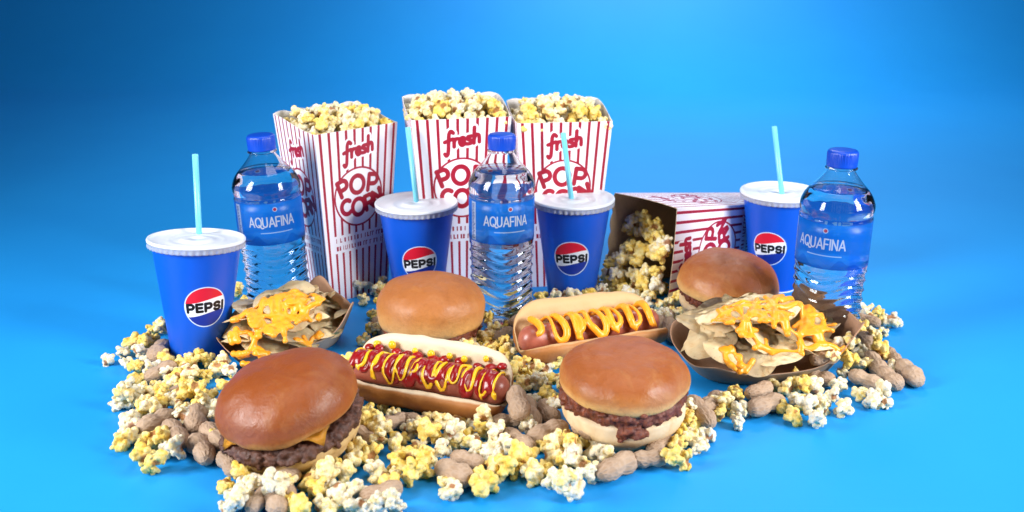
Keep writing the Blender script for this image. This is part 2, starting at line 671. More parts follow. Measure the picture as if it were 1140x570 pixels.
    M["label"] = m.m

    m = Mat("translucent white lid", (0.74, 0.77, 0.83), 0.32)
    m.b.inputs["Subsurface Weight"].default_value = 0.25
    m.b.inputs["Subsurface Radius"].default_value = (0.004, 0.004, 0.004)
    m.b.inputs["Subsurface Scale"].default_value = 1.0
    m.bump(m.noise(260, 3), 0.08, 0.0006)
    M["lid"] = m.m
    m = Mat("frosted lid skirt", (0.78, 0.82, 0.9), 0.25, Transmission_Weight=0.55, IOR=1.3)
    M["lid_skirt"] = m.m
    m = Mat("paper cup foot", (0.75, 0.75, 0.78), 0.6)
    M["cup_foot"] = m.m
    m = Mat("sky blue straw", (0.18, 0.66, 0.88), 0.28)
    m.b.inputs["Subsurface Weight"].default_value = 0.4
    m.b.inputs["Subsurface Radius"].default_value = (0.003, 0.004, 0.005)
    m.b.inputs["Subsurface Scale"].default_value = 1.0
    M["straw"] = m.m
    m = Mat("blue bottle cap", (0.004, 0.06, 0.50), 0.32)
    M["cap"] = m.m
    m = Mat("clear bottle plastic", (0.99, 1.0, 1.0), 0.015, Transmission_Weight=1.0, IOR=1.38)
    M["pet"] = m.m
    m = Mat("water", (0.98, 0.995, 1.0), 0.0, Transmission_Weight=1.0, IOR=1.33)
    M["water"] = m.m


build_materials()


# ------------------------------------------------------------------ the setting
def backdrop():
    """one seamless paper sheet: table, curve and rising back"""
    bm = bmesh.new()
    prof = [(-1.2, 0.0), (0.0, 0.0), (0.6, 0.0), (1.2, 0.0), (1.8, 0.0)]
    y0, rad = 2.3, 0.7
    prof.append((y0, 0.0))
    for i in range(1, 17):
        a = R(90 * i / 16)
        prof.append((y0 + rad * math.sin(a), rad - rad * math.cos(a)))
    prof.append((y0 + rad, 1.6))
    prof.append((y0 + rad, 3.0))
    rows = []
    for y, z in prof:
        rows.append([bm.verts.new((x, y, z)) for x in np.linspace(-3.2, 3.2, 9)])
    for A, B in zip(rows, rows[1:]):
        for a, b, c, d in zip(A, A[1:], B[1:], B):
            bm.faces.new((a, b, c, d))
    o = link("backdrop", to_mesh(bm), M["paper"])
    tag(o, "seamless bright blue paper the food stands on", None, None, "structure")


backdrop()


# ------------------------------------------------------------------ cups, straws
def cyl_uv(me, fn):
    uv = me.uv_layers.new(name="uv")
    co = me.vertices
    for p in me.polygons:
        c = p.center
        base = math.atan2(c.y, c.x)
        for li in p.loop_indices:
            q = co[me.loops[li].vertex_index].co
            a = math.atan2(q.y, q.x) if q.x * q.x + q.y * q.y > 1e-12 else base
            while a - base > PI:
                a -= 2 * PI
            while a - base < -PI:
                a += 2 * PI
            # 0 = the side that faces the camera
            b = a + PI / 2
            bc = base + PI / 2
            if bc > PI:
                b -= 2 * PI
            uv.data[li].uv = fn(b, q.z)


CUP_H = 0.114


def make_cup():
    root = empty("soda_cup")
    H, rb, rt = CUP_H, 0.0262, 0.0415
    prof = [(0, 0.004), (rb - 0.002, 0.004), (rb - 0.0015, 0.0), (rb, 0.0), (rb + 0.0002, 0.001)]
    for i in range(1, 25):
        t = i / 24
        prof.append((rb + (rt - rb) * t, 0.001 + (H - 0.003) * t))
    me = to_mesh(lathe(prof, 128))
    cyl_uv(me, lambda a, z: (a * 0.0345 / 0.110 + 0.5, z / 0.114))
    link("body", me, [M["cup_print"]], root)
    me = to_mesh(lathe([(rb - 0.0022, -0.0), (rb + 0.0002, -0.0002), (rb + 0.0006, 0.0004), (rb + 0.0006, 0.0016), (rb + 0.0002, 0.0018)], 96))
    link("foot_rim", me, M["cup_foot"], root)

    def crimp(r, z, a):
        return r + (0.00055 * math.sin(46 * a) if z < H - 0.0025 else 0)

    prof = [(rt + 0.0004, H - 0.0066), (rt + 0.0030, H - 0.0068), (rt + 0.0034, H - 0.0056), (rt + 0.0032, H - 0.0040), (rt + 0.0036, H - 0.0024), (rt + 0.0040, H - 0.0012)]
    link("lid_skirt", to_mesh(lathe(prof, 368, crimp)), M["lid_skirt"], root)
    prof = [(rt + 0.0040, H - 0.0012), (rt + 0.0041, H + 0.0002), (rt + 0.0034, H + 0.0014), (rt + 0.0022, H + 0.0013), (rt + 0.0010, H + 0.0002), (rt - 0.001, H - 0.0012), (rt - 0.004, H - 0.0016),
            (0.027, H - 0.0014), (0.0255, H - 0.0008), (0.024, H - 0.0014), (0.0165, H - 0.0013), (0.0150, H - 0.0002), (0.0138, H + 0.0003), (0.0045, H + 0.0003), (0.0036, H - 0.0006), (0.0, H - 0.0010)]
    link("lid", to_mesh(lathe(prof, 128)), M["lid"], root)
    return root


def straw_mesh(length):
    bm = bmesh.new()
    ro, ri, n = 0.0027, 0.0023, 24
    rings = []
    for r, z in ((ri, 0), (ro, 0), (ro, length), (ri, length), (ri, 0.0005)):
        rings.append([bm.verts.new((r * math.cos(2 * PI * k / n), r * math.sin(2 * PI * k / n), z)) for k in range(n)])
    for A, B in zip(rings, rings[1:]):
        for k in range(n):
            j = (k + 1) % n
            bm.faces.new((A[k], A[j], B[j], B[k]))
    return to_mesh(bm)


cup0 = make_cup()
CUPS = [  # base pixel, scale, turn, straw foot px, straw top px, label
    ((222, 392), 0.94, 10, (221.5, 256), (217.2, 172), "blue soda cup standing apart at the end of the row, beside buttered popcorn", "sky blue straw in the cup standing nearest the lone water bottle and peanuts"),
    ((467, 334), 0.93, 3, (463.5, 224), (454, 142), "", ""),
    ((636, 329), 0.94, -1, (636, 221), (627, 148), "", ""),
    ((860, 318), 0.93, -13, (870.5, 216), (862, 141), "", ""),
]
CUP_LABEL = [
    "largest blue soda cup, beside the cheese nachos in a narrow kraft tray",
    "blue soda cup behind the tan burger, between two striped popcorn boxes",
    "blue soda cup behind the hot dog topped with cheese",
    "blue soda cup beside the toppled popcorn box, behind a burger bun",
]
STRAW_LABEL = [
    "sky blue straw in the largest cup, beside the nachos in the narrow tray",
    "sky blue straw leaning in the cup behind the tan burger",
    "sky blue straw in the cup behind the cheese hot dog",
    "sky blue straw in the cup beside the toppled popcorn box",
]
cup_xy = []
for i, (bp, sc, turn, sf, stp, _, _) in enumerate(CUPS):
    c = cup0 if i == 0 else copy_tree(cup0)
    p = P(*bp)
    c.location = p
    c.scale = (sc,) * 3
    c.rotation_euler = (0, 0, math.atan2(-p.x, p.y) + R(turn))
    if i == 0:
        c.rotation_euler = (R(-3.5), R(5), c.rotation_euler.z)
    tag(c, CUP_LABEL[i], "cup", "blue soda cups with lids")
    cup_xy.append((p.x, p.y, sc))
    zt = CUP_H * sc
    foot = P(*sf, zt)
    # the straw stands in a plane across the line of sight
    d = ray(*stp)
    top = Vector((0, 0, CAMH)) + d * (foot.y / d.y)
    ax = (top - foot)
    L = ax.length
    ax.normalize()
    me = straw_mesh(L + 0.07)
    s = link("drinking_straw", me, M["straw"])
    s.location = foot - ax * 0.07
    s.rotation_euler = ax.to_track_quat("Z", "Y").to_euler()
    tag(s, STRAW_LABEL[i], "straw", "sky blue drinking straws")


# ------------------------------------------------------------------ water bottles
BOT_PROFILE = [(0.0, 0.0045), (0.012, 0.0030), (0.021, 0.0008), (0.0265, 0.0002), (0.0300, 0.0025), (0.0318, 0.0080), (0.0322, 0.0130)]


def bottle_profile():
    pr = list(BOT_PROFILE)
    z = 0.0145
    while z < 0.0865:
        t = (z - 0.0145) / 0.072
        waist = 0.0318 - 0.0013 * math.sin(PI * t)
        pr.append((waist, z))
        z += 0.0012
    pr += [(0.0321, 0.0872), (0.0321, 0.0890), (0.0320, 0.0905), (0.0320, 0.1100), (0.0320, 0.1295), (0.0322, 0.1312), (0.0320, 0.1325), (0.0316, 0.1338), (0.0317, 0.1352), (0.0322, 0.1366),
           (0.0326, 0.1390), (0.0327, 0.1420)]
    pr += spline([(0.0327, 0.1420), (0.0318, 0.1458), (0.0293, 0.1514), (0.0254, 0.1566), (0.0209, 0.1614), (0.0170, 0.1660), (0.0137, 0.1704), (0.0116, 0.1735)], 5)[1:]
    pr += [(0.0114, 0.1740), (0.0140, 0.1747), (0.0140, 0.1757), (0.0114, 0.1763), (0.0114, 0.1785)]
    return pr


def rib(r, z, a, inset=0.0):
    """slanting ripples pressed into the grip of the bottle"""
    rr = r
    if 0.0145 <= z <= 0.0868:
        w = min(1, (z - 0.0145) / 0.006, (0.0868 - z) / 0.006)
        ph = 2 * PI * (z + 0.0036 * math.sin(3 * a)) / 0.0092
        rr += w * (0.00078 * math.sin(ph) - 0.0003 * math.cos(2 * ph + 2 * a))
    elif z < 0.0145 and z > 0.0001:
        rr -= 0.0009 * (0.5 + 0.5 * math.cos(5 * a)) * min(1, r / 0.03)
    elif 0.1425 < z < 0.166:
        w = math.sin(PI * (z - 0.1425) / 0.0235)
        rr -= 0.0002 * w * (0.5 + 0.5 * math.cos(14 * a))
    return rr - inset


def make_bottle():
    root = empty("water_bottle")
    pr = bottle_profile()
    wall = 0.00055
    inner = [(max(r - wall, 0.0) if r > 0.001 else 0.0, z + (wall if z < 0.02 else 0)) for r, z in pr]
    inner = [(r, z) for r, z in inner if not (0.1743 < z < 0.1761)]
    prof = pr + [(0.0104, 0.1785)] + inner[::-1][1:]
    me = to_mesh(lathe(prof, 144, rib))
    link("shell", me, M["pet"], root)
    # the water reaches into the neck, its skin sits inside the wall
    lvl = 0.1575
    wp = []
    for r, z in pr:
        if z > lvl:
            break
        wp.append((max(r - wall * 0.5, 0.0) if r > 0.001 else 0.0, z + (wall * 0.5 if z < 0.02 else 0)))
    wp += [(wp[-1][0] - 0.0016, lvl), (0, lvl)]
    link("water", to_mesh(lathe(wp, 144, rib)), M["water"], root)
    lp = [(0.0319, 0.0893), (0.03235, 0.0893), (0.03235, 0.1000), (0.03235, 0.1100), (0.03235, 0.1200), (0.03235, 0.1305), (0.0319, 0.1305)]
    me = to_mesh(lathe(lp, 128), smooth=False)
    cyl_uv(me, lambda a, z: (a / (2 * PI) + 0.5, (z - 0.0893) / 0.0412))
    me.polygons.foreach_set("use_smooth", [abs(p.normal.z) < 0.5 for p in me.polygons])
    link("label", me, M["label"], root)
    cp = [(0, 0.1790), (0.0128, 0.1790), (0.0128, 0.1767), (0.0146, 0.1767), (0.0148, 0.1777), (0.0148, 0.1791), (0.01475, 0.1795), (0.0148, 0.1799), (0.0147, 0.1885), (0.0143, 0.1901), (0.0132, 0.1911), (0.010, 0.1915), (0, 0.1915)]

    def knurl(r, z, a):
        return r + (0.00028 * (1 if math.sin(60 * a) > 0 else -1) if 0.1799 < z < 0.1893 and r > 0.0128 else 0)

    link("cap", to_mesh(lathe([(r * 0.905, z) for r, z in cp], 240, knurl)), M["cap"], root)
    return root


bot0 = make_bottle()
BOTTLES = [((314, 355), 0.98, 3, -2.0, "clear water bottle behind the narrow nacho tray, overlapping the first striped box"),
           ((558, 355), 0.98, 8, 0.4, "clear water bottle in the middle, between the tan burger and cheese hot dog"),
           ((914, 388), 0.985, -20, 0.3, "clear water bottle at the end of the row, beside the broad nacho tray")]
bot_xy = []
for i, (bp, sc, turn, lean, lab) in enumerate(BOTTLES):
    b = bot0 if i == 0 else copy_tree(bot0)
    p = P(*bp)
    b.location = p
    b.scale = (sc,) * 3
    b.rotation_euler = (0, R(lean), math.atan2(-p.x, p.y) + R(turn))
    tag(b, lab, "bottle", "plastic water bottles")
    bot_xy.append((p.x, p.y, sc))


# ------------------------------------------------------------------ striped popcorn boxes
BOX = dict(wt=0.104, wb=0.076, dt=0.078, db=0.056, h=0.190)


def panel(pos, top, uvx, nx=20, nz=24, thick=0.0006, inward=(0, 1, 0)):
    """a board: pos(s, t) on its outer face, top(s) = t of its upper edge"""
    bm = bmesh.new()
    uv = bm.loops.layers.uv.new("uv")
    inw = Vector(inward) * thick
    O, I, UV = [], [], {}
    for j in range(nz + 1):
        ro, ri = [], []
        for i in range(nx + 1):
            s = i / nx
            t = top(s) * j / nz
            p = Vector(pos(s, t))
            a, b = bm.verts.new(p), bm.verts.new(p + inw)
            UV[a] = UV[b] = (uvx(s), t)
            ro.append(a)
            ri.append(b)
        O.append(ro)
        I.append(ri)

    def face(vs, mi):
        f = bm.faces.new(vs)
        f.material_index = mi
        for lp in f.loops:
            lp[uv].uv = UV[lp.vert]

    for j in range(nz):
        for i in range(nx):
            face((O[j][i], O[j][i + 1], O[j + 1][i + 1], O[j + 1][i]), 0)
            face((I[j][i], I[j + 1][i], I[j + 1][i + 1], I[j][i + 1]), 1)
    for i in range(nx):
        face((O[nz][i], O[nz][i + 1], I[nz][i + 1], I[nz][i]), 1)
        face((O[0][i + 1], O[0][i], I[0][i], I[0][i + 1]), 1)
    for j in range(nz):
        face((O[j][0], O[j + 1][0], I[j + 1][0], I[j][0]), 1)
        face((O[j + 1][nx], O[j][nx], I[j][nx], I[j + 1][nx]), 1)
    bmesh.ops.recalc_face_normals(bm, faces=bm.faces)
    return to_mesh(bm, smooth=False)


def make_box(inside):
    h = BOX["h"]
    W = lambda t: BOX["wb"] + (BOX["wt"] - BOX["wb"]) * t
    D = lambda t: BOX["db"] + (BOX["dt"] - BOX["db"]) * t
    root = empty("popcorn_box")
    mats = [M["box_print"], inside]
    rise = 0.060
    bow = lambda s: 0.0016 * math.sin(PI * s)   # boards bulge a little
    fr = lambda s, t: ((s - 0.5) * W(t), -D(t) / 2 - bow(s) * t, h * t)
    bk = lambda s, t: ((0.5 - s) * W(t), D(t) / 2 + bow(s) * t, h * t)
    rt = lambda s, t: (W(t) / 2 + bow(s) * t, (s - 0.5) * D(t), h * t)
    lf = lambda s, t: (-W(t) / 2 - bow(s) * t, (0.5 - s) * D(t), h * t)
    ease = lambda x: x * x * (3 - 2 * x)
    link("front_panel", panel(fr, lambda s: 1.0, lambda s: s, inward=(0, 1, 0)), mats, root)
    link("back_panel", panel(bk, lambda s: 1 + rise + 0.012 * abs(math.sin(5 * PI * s)), lambda s: s, nx=60, inward=(0, -1, 0)), mats, root)
    link("side_panel", panel(rt, lambda s: 1 + rise * ease(s), lambda s: s, inward=(-1, 0, 0)), mats, root)
    link("side_panel", panel(lf, lambda s: 1 + rise * ease(1 - s), lambda s: s, inward=(1, 0, 0)), mats, root)
    bm = bmesh.new()
    bmesh.ops.create_cube(bm, size=1, matrix=Matrix.Translation((0, 0, 0.0025)) @ Matrix.Diagonal((BOX["wb"] - 0.002, BOX["db"] - 0.002, 0.001, 1)))
    link("base", to_mesh(bm, smooth=False), mats[1], root)
    return root


box0 = make_box(M["white_board"])
BOXES = [((385, 322), 43, 0.955, "red striped popcorn box turned cornerwise, behind the water bottle beside the largest cup"),
         ((511, 312), 12, 0.99, "red striped popcorn box in the middle of the three upright ones"),
         ((619, 309), 8, 0.96, "red striped popcorn box standing behind the cheese hot dog's cup")]
box_roots = []
for i, (bp, rz, sc, lab) in enumerate(BOXES):
    b = box0 if i == 0 else copy_tree(box0)
    p = P(*bp)
    b.location = p
    b.rotation_euler = (0, 0, R(rz))
    b.scale = (sc,) * 3
    tag(b, lab, "popcorn box", "red and white striped popcorn boxes")
    box_roots.append(b)

# the toppled one lies on its side board, mouth to the camera's left
fallen = make_box(M["kraft"])
tag(fallen, "red striped popcorn box lying toppled on its side, kraft inside showing", "popcorn box", "red and white striped popcorn boxes")
PHI = R(38)
X_ = Vector((0, 0, 1))
Z_ = Vector((-math.cos(PHI), -math.sin(PHI), 0))
Y_ = Z_.cross(X_)
rotm = Matrix((X_, Y_, Z_)).transposed()
tilt = Matrix.Rotation(math.atan((BOX["wt"] - BOX["wb"]) / 2 / BOX["h"]), 3, Y_)
if (tilt @ Z_).z < 0:
    tilt = Matrix.Rotation(-math.atan((BOX["wt"] - BOX["wb"]) / 2 / BOX["h"]), 3, Y_)
rotm = tilt @ rotm
fallen.rotation_euler = rotm.to_euler()
# its lower edge touches the paper; the upper front corner of the mouth sits at a known pixel
loc_corner = Vector((BOX["wt"] / 2, -BOX["dt"] / 2, BOX["h"]))
low = min((rotm @ Vector((-x / 2, y, z))).z for x, y, z in ((BOX["wb"], 0, 0), (BOX["wt"], 0, BOX["h"])))
zc = (rotm @ loc_corner).z - low
fallen.location = P(754, 232, zc) - rotm @ loc_corner
fallen_inv = (Matrix.Translation(fallen.location) @ rotm.to_4x4())


# ------------------------------------------------------------------ burgers
OBST = []        # (centre, radius) balls that loose popcorn and peanuts keep clear of


def lumpy(seed, amp, scale):
    off = Vector((seed * 3.1, seed * 1.7, seed * 5.3))
    return lambda c: amp * noise.noise(c * scale + off)


def bun_top_mesh(rad, h, seed, lip=0.005, puff=2.5, flat=2.15):
    pts = [(0.0, h)]
    n = 28
    for i in range(1, n + 1):
        a = i / n * PI / 2
        x = math.sin(a) ** (2 / puff) if i < n else 1
        z = math.cos(a) ** (2 / flat) if i < n else 0
        pts.append((rad * x, lip + (h - lip) * z))
    pts += [(rad * 0.995, lip * 0.62), (rad * 0.972, lip * 0.26), (rad * 0.935, 0.0004), (rad * 0.85, 0.0), (rad * 0.5, 0.0008), (0, 0.001)]
    me = to_mesh(lathe(pts[::-1], 96))
    displace(me, lambda c: lumpy(seed, 0.0024, 24)(c) + lumpy(seed + 4, 0.0010, 62)(c) + lumpy(seed + 5, 0.0004, 150)(c))
    set_attr(me, "rise", [min(1, max(0, v.co.z / h)) for v in me.vertices])
    return me


def bun_heel_mesh(rt, rb, h, seed):
    pts = [(0, h - 0.001), (rt * 0.6, h - 0.0005), (rt * 0.93, h), (rt * 0.985, h - 0.0015), (rt, h - 0.004), (rt * 0.985, h * 0.6), (rt * 0.5 + rb * 0.49, h * 0.3), (rb * 1.05, h * 0.1), (rb * 0.96, 0.0015), (rb * 0.86, 0.0), (0, 0.0)]
    pts = [pts[0], pts[1]] + [p for p in spline(pts[2:10], 4)] + [pts[10]]
    me = to_mesh(lathe(pts[::-1], 96))
    displace(me, lambda c: lumpy(seed, 0.0018, 30)(c) + lumpy(seed + 2, 0.0006, 110)(c))
    return me


def meat_mesh(rad, h, seed, chunk, drips=()):
    bm = lathe([(0, 0), (rad * 0.9, 0), (rad * 0.97, h * 0.3), (rad * 0.97, h * 0.7), (rad * 0.9, h), (0, h)], 64)
    r = random.Random(seed)
    for k in range(230):
        a = r.uniform(0, 2 * PI)
        q = rad * r.uniform(0.86, 0.97)
        ball(bm, (q * math.cos(a), q * math.sin(a), h * r.uniform(0.12, 0.9)), chunk * r.uniform(0.35, 1.0), 2, (r.uniform(0.6, 1.4), r.uniform(0.6, 1.4), r.uniform(0.5, 1)))
    for a, q, z, rr in drips:
        for k in range(7):
            ball(bm, (q * rad * math.cos(R(a)) + r.uniform(-1, 1) * rr, q * rad * math.sin(R(a)) + r.uniform(-.3, .3) * rr, z + r.uniform(-1, 1) * rr), rr * r.uniform(0.5, 1.0), 2)
    me = remesh(bm, 0.0009, 5)
    displace(me, lambda c: lumpy(seed, 0.0016, 150)(c) + lumpy(seed + 1, 0.0011, 380)(c) + lumpy(seed + 2, 0.0004, 900)(c))
    return me


def burger(loc, rot, sc, label, crust, heel, parts):
    root = empty("burger", loc, rot)
    root.scale = (sc,) * 3
    tag(root, label, "burger", "burgers in round buns")
    for name, me, mat, z in parts:
        o = link(name, me, mat, root)
        o.location.z = z
    return root


# chili burger, close to the camera
p = P(691, 480)
B3 = burger(p, (R(4), R(-1), R(20)), 1.0, "chili burger with shiny golden bun and pale bottom, before the cheese hot dog", None, None,
            [("bottom_bun", bun_heel_mesh(0.0475, 0.032, 0.032, 3), M["bread"], 0),
             ("chili", meat_mesh(0.0485, 0.0160, 5, 0.0044, [(-112, 0.97, -0.001, 0.0045), (-118, 0.96, -0.004, 0.0035), (-100, 0.98, 0.0, 0.004)]), M["chili"], 0.0292),
             ("top_bun", bun_top_mesh(0.0490, 0.0275, 7, 0.005, 2.9, 2.5), M["bun_gold"], 0.0420)])
# beef burger tipped towards the camera
p = P(335, 500)
B1 = burger(p + Vector((0, 0, 0.004)), (R(6), R(-10), R(0)), 1.0, "dark glossy burger with a beef patty and a peeping corner of cheese", None, None,
            [("bottom_bun", bun_heel_mesh(0.0500, 0.042, 0.019, 13), M["bread_toast"], 0),
             ("patty", meat_mesh(0.0530, 0.013, 15, 0.0042), M["patty"], 0.0150),
             ("top_bun", bun_top_mesh(0.0515, 0.038, 17, 0.008, 2.4, 2.25), M["bun_dark"], 0.0312)])
# a cheese slice peeps out between its patty and bun
bm = bmesh.new()
N = 16
g = [[None] * (N + 1) for _ in range(N + 1)]
for i in range(N + 1):
    for j in range(N + 1):
        x, y = (i / N - 0.5) * 0.0785, (j / N - 0.5) * 0.0785
        rr = math.hypot(x, y)
        g[i][j] = bm.verts.new((x, y, -max(0, rr - 0.0490) * 0.9))
for i in range(N):
    for j in range(N):
        bm.faces.new((g[i][j], g[i + 1][j], g[i + 1][j + 1], g[i][j + 1]))
bmesh.ops.solidify(bm, geom=bm.faces[:], thickness=0.0016)
o = link("cheese_slice", to_mesh(bm), M["slice"], B1)
o.location.z = 0.0306
o.rotation_euler.z = R(-10)

p = P(481, 385)
B2 = burger(p, (R(0), R(1), R(60)), 1.0, "matt tan burger between a blue cup and the ketchup hot dog", None, None,
            [("bottom_bun", bun_heel_mesh(0.043, 0.037, 0.015, 23), M["bread"], 0),
             ("chili", meat_mesh(0.0445, 0.013, 25, 0.0045), M["chili"], 0.0135),
             ("top_bun", bun_top_mesh(0.0495, 0.044, 27, 0.016, 2.3, 2.3), M["bun_tan"], 0.0245)])
p = P(804, 351)
B4 = burger(p, (R(-2), R(-7), R(140)), 1.0, "burger bun half hidden behind the broad nacho tray, before the toppled box", None, None,
            [("bottom_bun", bun_heel_mesh(0.045, 0.037, 0.020, 33), M["bread"], 0),
             ("chili", meat_mesh(0.0450, 0.012, 35, 0.0045), M["chili"], 0.0190),
             ("top_bun", bun_top_mesh(0.0490, 0.037, 37, 0.006, 2.3), M["bun_gold"], 0.0290)])
for b in (B1, B2, B3, B4):
    c = Vector(b.location)
    OBST += [(c + Vector((0, 0, 0.020)), 0.041), (c + Vector((0, 0, 0.045)), 0.044)]


# ------------------------------------------------------------------ hot dogs
def bun_mesh(L, seed, open_=1.0):
    prof = [(0, 0), (-13, 0.6), (-23, 4), (-29, 10), (-31.5, 17), (-31, 22.5), (-27.5, 25), (-21, 22), (-15, 15), (-8, 9), (0, 7.5), (8, 9), (14.5, 18), (19, 29), (23, 37.5), (29, 39), (33, 33), (33.5, 21), (29, 9), (20, 2), (10, 0)]
    crumb = [0, 0, 0, 0, 0, 0, .5, .9, 1, 1, 1, 1, 1, 1, 1, .75, .1, 0, 0, 0, 0]
    sm = spline([(a * open_, b, c) for (a, b), c in zip(prof, crumb)], 4, True)
    bm = bmesh.new()
    n = 64
    rings, cr = [], []
    for i in range(n + 1):
        t = -1 + 2 * i / n
        t = math.copysign(1 - (1 - abs(t)) ** 1.5, t)
        e = (1 - abs(t) ** 4.5) ** (1 / 2.4) if abs(t) < 1 else 0.0
        e = max(e, 0.02)
        x = t * L / 2
        ring = []
        for (y, z, c) in sm:
            yy = y * (0.35 + 0.65 * e) * 0.001
            zz = (9 + (z - 9) * (0.25 + 0.75 * e)) * 0.001
            if e < 0.2:
                yy *= e / 0.2
                zz = 0.009 + (zz - 0.009) * e / 0.2
            ring.append(bm.verts.new((x, yy, zz)))
            cr.append(min(1, max(0, c)))
        rings.append(ring)
    m = len(sm)
    for A, B in zip(rings, rings[1:]):
        for k in range(m):
            j = (k + 1) % m
            bm.faces.new((A[k], B[k], B[j], A[j]))
    bm.faces.new(rings[0])
    bm.faces.new(rings[-1][::-1])
    bmesh.ops.recalc_face_normals(bm, faces=bm.faces)
    me = to_mesh(bm)
    set_attr(me, "crumb", cr)
    displace(me, lambda c: lumpy(seed, 0.0022, 28)(c) + lumpy(seed + 3, 0.0009, 90)(c))
    return me


def sausage_mesh(L, r, zc, seed, bend=0.0):
    prof = [(0, -L / 2)]
    for i in range(1, 9):
        a = PI / 2 * i / 8
        prof.append((r * math.sin(a), -L / 2 + r * (1 - math.cos(a))))
    for i in range(1, 30):
        prof.append((r, -L / 2 + r + (L - 2 * r) * i / 30))
    prof += [(a, -b) for a, b in prof[8::-1]]
    bm = lathe(prof, 40)
    for v in bm.verts:
        x = v.co.z
        v.co = Vector((x, v.co.y + bend * (x / L) ** 2, zc + v.co.x))
    bmesh.ops.recalc_face_normals(bm, faces=bm.faces)
    me = to_mesh(bm)
    displace(me, lambda c: lumpy(seed, 0.0009, 40)(c))
    return me


def zigzag(L, r, zc, turns, a0, a1, lift, seed, wob=0.0):
    """a squeezed ribbon to and fro across a sausage of radius r"""
    q = random.Random(seed)
    pts = []
    n = turns * 20
    ph = [q.uniform(-1, 1) for _ in range(turns * 2 + 3)]
    for i in range(n + 1):
        t = i / n
        k = t * turns * 2
        w = 0.5 - 0.5 * math.cos(PI * k)
        j = ph[int(k)] * wob
        a = R(a0 + (a1 - a0) * w) * (1 + j * 0.3)
        x = -L / 2 + L * t + 0.5 * j * L / turns * 0.3 + 0.18 * L / turns * math.sin(2 * PI * k)
        pts.append((x, -(r + lift) * math.sin(a), zc + (r + lift) * math.cos(a)))
    return pts


# ketchup and mustard
H1 = empty("hot_dog", P(479, 449) + Vector((0, 0, 0.006)), (R(13), 0, R(-21)))
tag(H1, "hot dog with ketchup and mustard zigzags, in front of the tan burger", "hot dog", "hot dogs in buns")
link("bun", bun_mesh(0.138, 51, 1.0), M["dog_bun"], H1)
link("sausage", sausage_mesh(0.143, 0.0125, 0.0205, 53), M["sausage"], H1)
bm = bmesh.new()
tube(bm, zigzag(0.128, 0.0125, 0.0205, 10, 74, -62, -0.0008, 4, 1.3), lambda t: 0.0031 + 0.0010 * math.sin(t * 97), 10)
q = random.Random(8)
for k in range(11):
    x = -0.058 + 0.0118 * k + q.uniform(-.003, .003)
    ball(bm, (x, 0.0150 + q.uniform(-.002, .002), 0.0290 + q.uniform(-.002, .0025)), q.uniform(0.0032, 0.0048), 2, (1.2, 1, 0.8))
me = remesh(bm, 0.0009, 3)
link("ketchup", me, M["ketchup"], H1)
bm = bmesh.new()
tube(bm, zigzag(0.130, 0.0125, 0.0205, 11, 74, -66, 0.0012, 9, 1.5), lambda t: 0.00135 + 0.0004 * math.sin(t * 83), 8)
for k in range(7):
    x = -0.052 + 0.0165 * k + q.uniform(-.003, .003)
    ball(bm, (x, 0.0158 + q.uniform(-.001, .002), 0.0330 + q.uniform(-.002, .002)), q.uniform(0.0024, 0.0034), 2, (1, 1, 1.2))
link("mustard", remesh(bm, 0.0007, 2), M["mustard"], H1)

# chili and cheese
H2 = empty("hot_dog", P(656, 397) + Vector((0, 0, 0.009)), (R(4), 0, R(21)))
tag(H2, "hot dog with a thick orange cheese zigzag, behind the golden chili burger", "hot dog", "hot dogs in buns")
link("bun", bun_mesh(0.138, 61, 1.12), M["dog_bun_toasted"], H2)
link("sausage", sausage_mesh(0.139, 0.0128, 0.0172, 63), M["sausage"], H2)
bm = bmesh.new()
tube(bm, [(x, y * 1.25, z + 0.003) for x, y, z in zigzag(0.112, 0.0135, 0.0165, 6, 72, -66, 0.0016, 14, 1.3)], lambda t: 0.0025 + 0.0010 * math.sin(t * 41), 12)
link("cheese_sauce", remesh(bm, 0.0009, 3), M["cheese"], H2)
for H, L in ((H1, 0.138), (H2, 0.138)):
    for k in range(-3, 4):
        c = H.matrix_basis @ Vector((k * L / 7.5, 0, 0.017))
        OBST.append((c, 0.026))


# ------------------------------------------------------------------ nacho trays
def tray_mesh(a, b, h, flare, peak, rise, n1=2.6, n2=2.6):
    """a folded board boat: base a by b, walls leaning out, corners drawn up"""
    bm = bmesh.new()
    N, K = 120, 10

    def sup(th, A, B, n):
        c, s = math.cos(th), math.sin(th)
        return Vector((A * math.copysign(abs(c) ** (2 / n), c), B * math.copysign(abs(s) ** (2 / n), s), 0))

    def ring(k, off):
        t = k / K
        out = []
        for i in range(N):
            th = 2 * PI * i / N
            e = abs(math.sin(2 * th)) ** 4
            p = sup(th, a + flare * t - off, b + flare * t - off, n1 + 0.5 * t)
            z = (h + rise * max(0.0, math.cos(th)) ** 1.5 + peak * e * (0.25 + 0.75 * (0.5 + 0.5 * math.cos(th)))) * t ** 1.15
            p *= 1 + 0.05 * e * t
            out.append(bm.verts.new((p.x, p.y, z + (off if k == 0 else 0))))
        return out

    outer = [ring(k, 0) for k in range(K + 1)]
    inner = [ring(k, 0.0009) for k in range(K + 1)]

    def strip(A, B, mi, flip=False):
        for i in range(N):
            j = (i + 1) % N
            f = bm.faces.new((A[i], A[j], B[j], B[i]) if not flip else (A[i], B[i], B[j], A[j]))
            f.material_index = mi
            f.smooth = True

    for A, B in zip(outer, outer[1:]):
        strip(A, B, 0)
    for A, B in zip(inner, inner[1:]):
        strip(A, B, 1, True)
    strip(outer[-1], inner[-1], 1)
    f = bm.faces.new(outer[0][::-1])
    f.material_index = 0
    f = bm.faces.new(inner[0])
    f.material_index = 1
    me = to_mesh(bm, smooth=True)
    return me


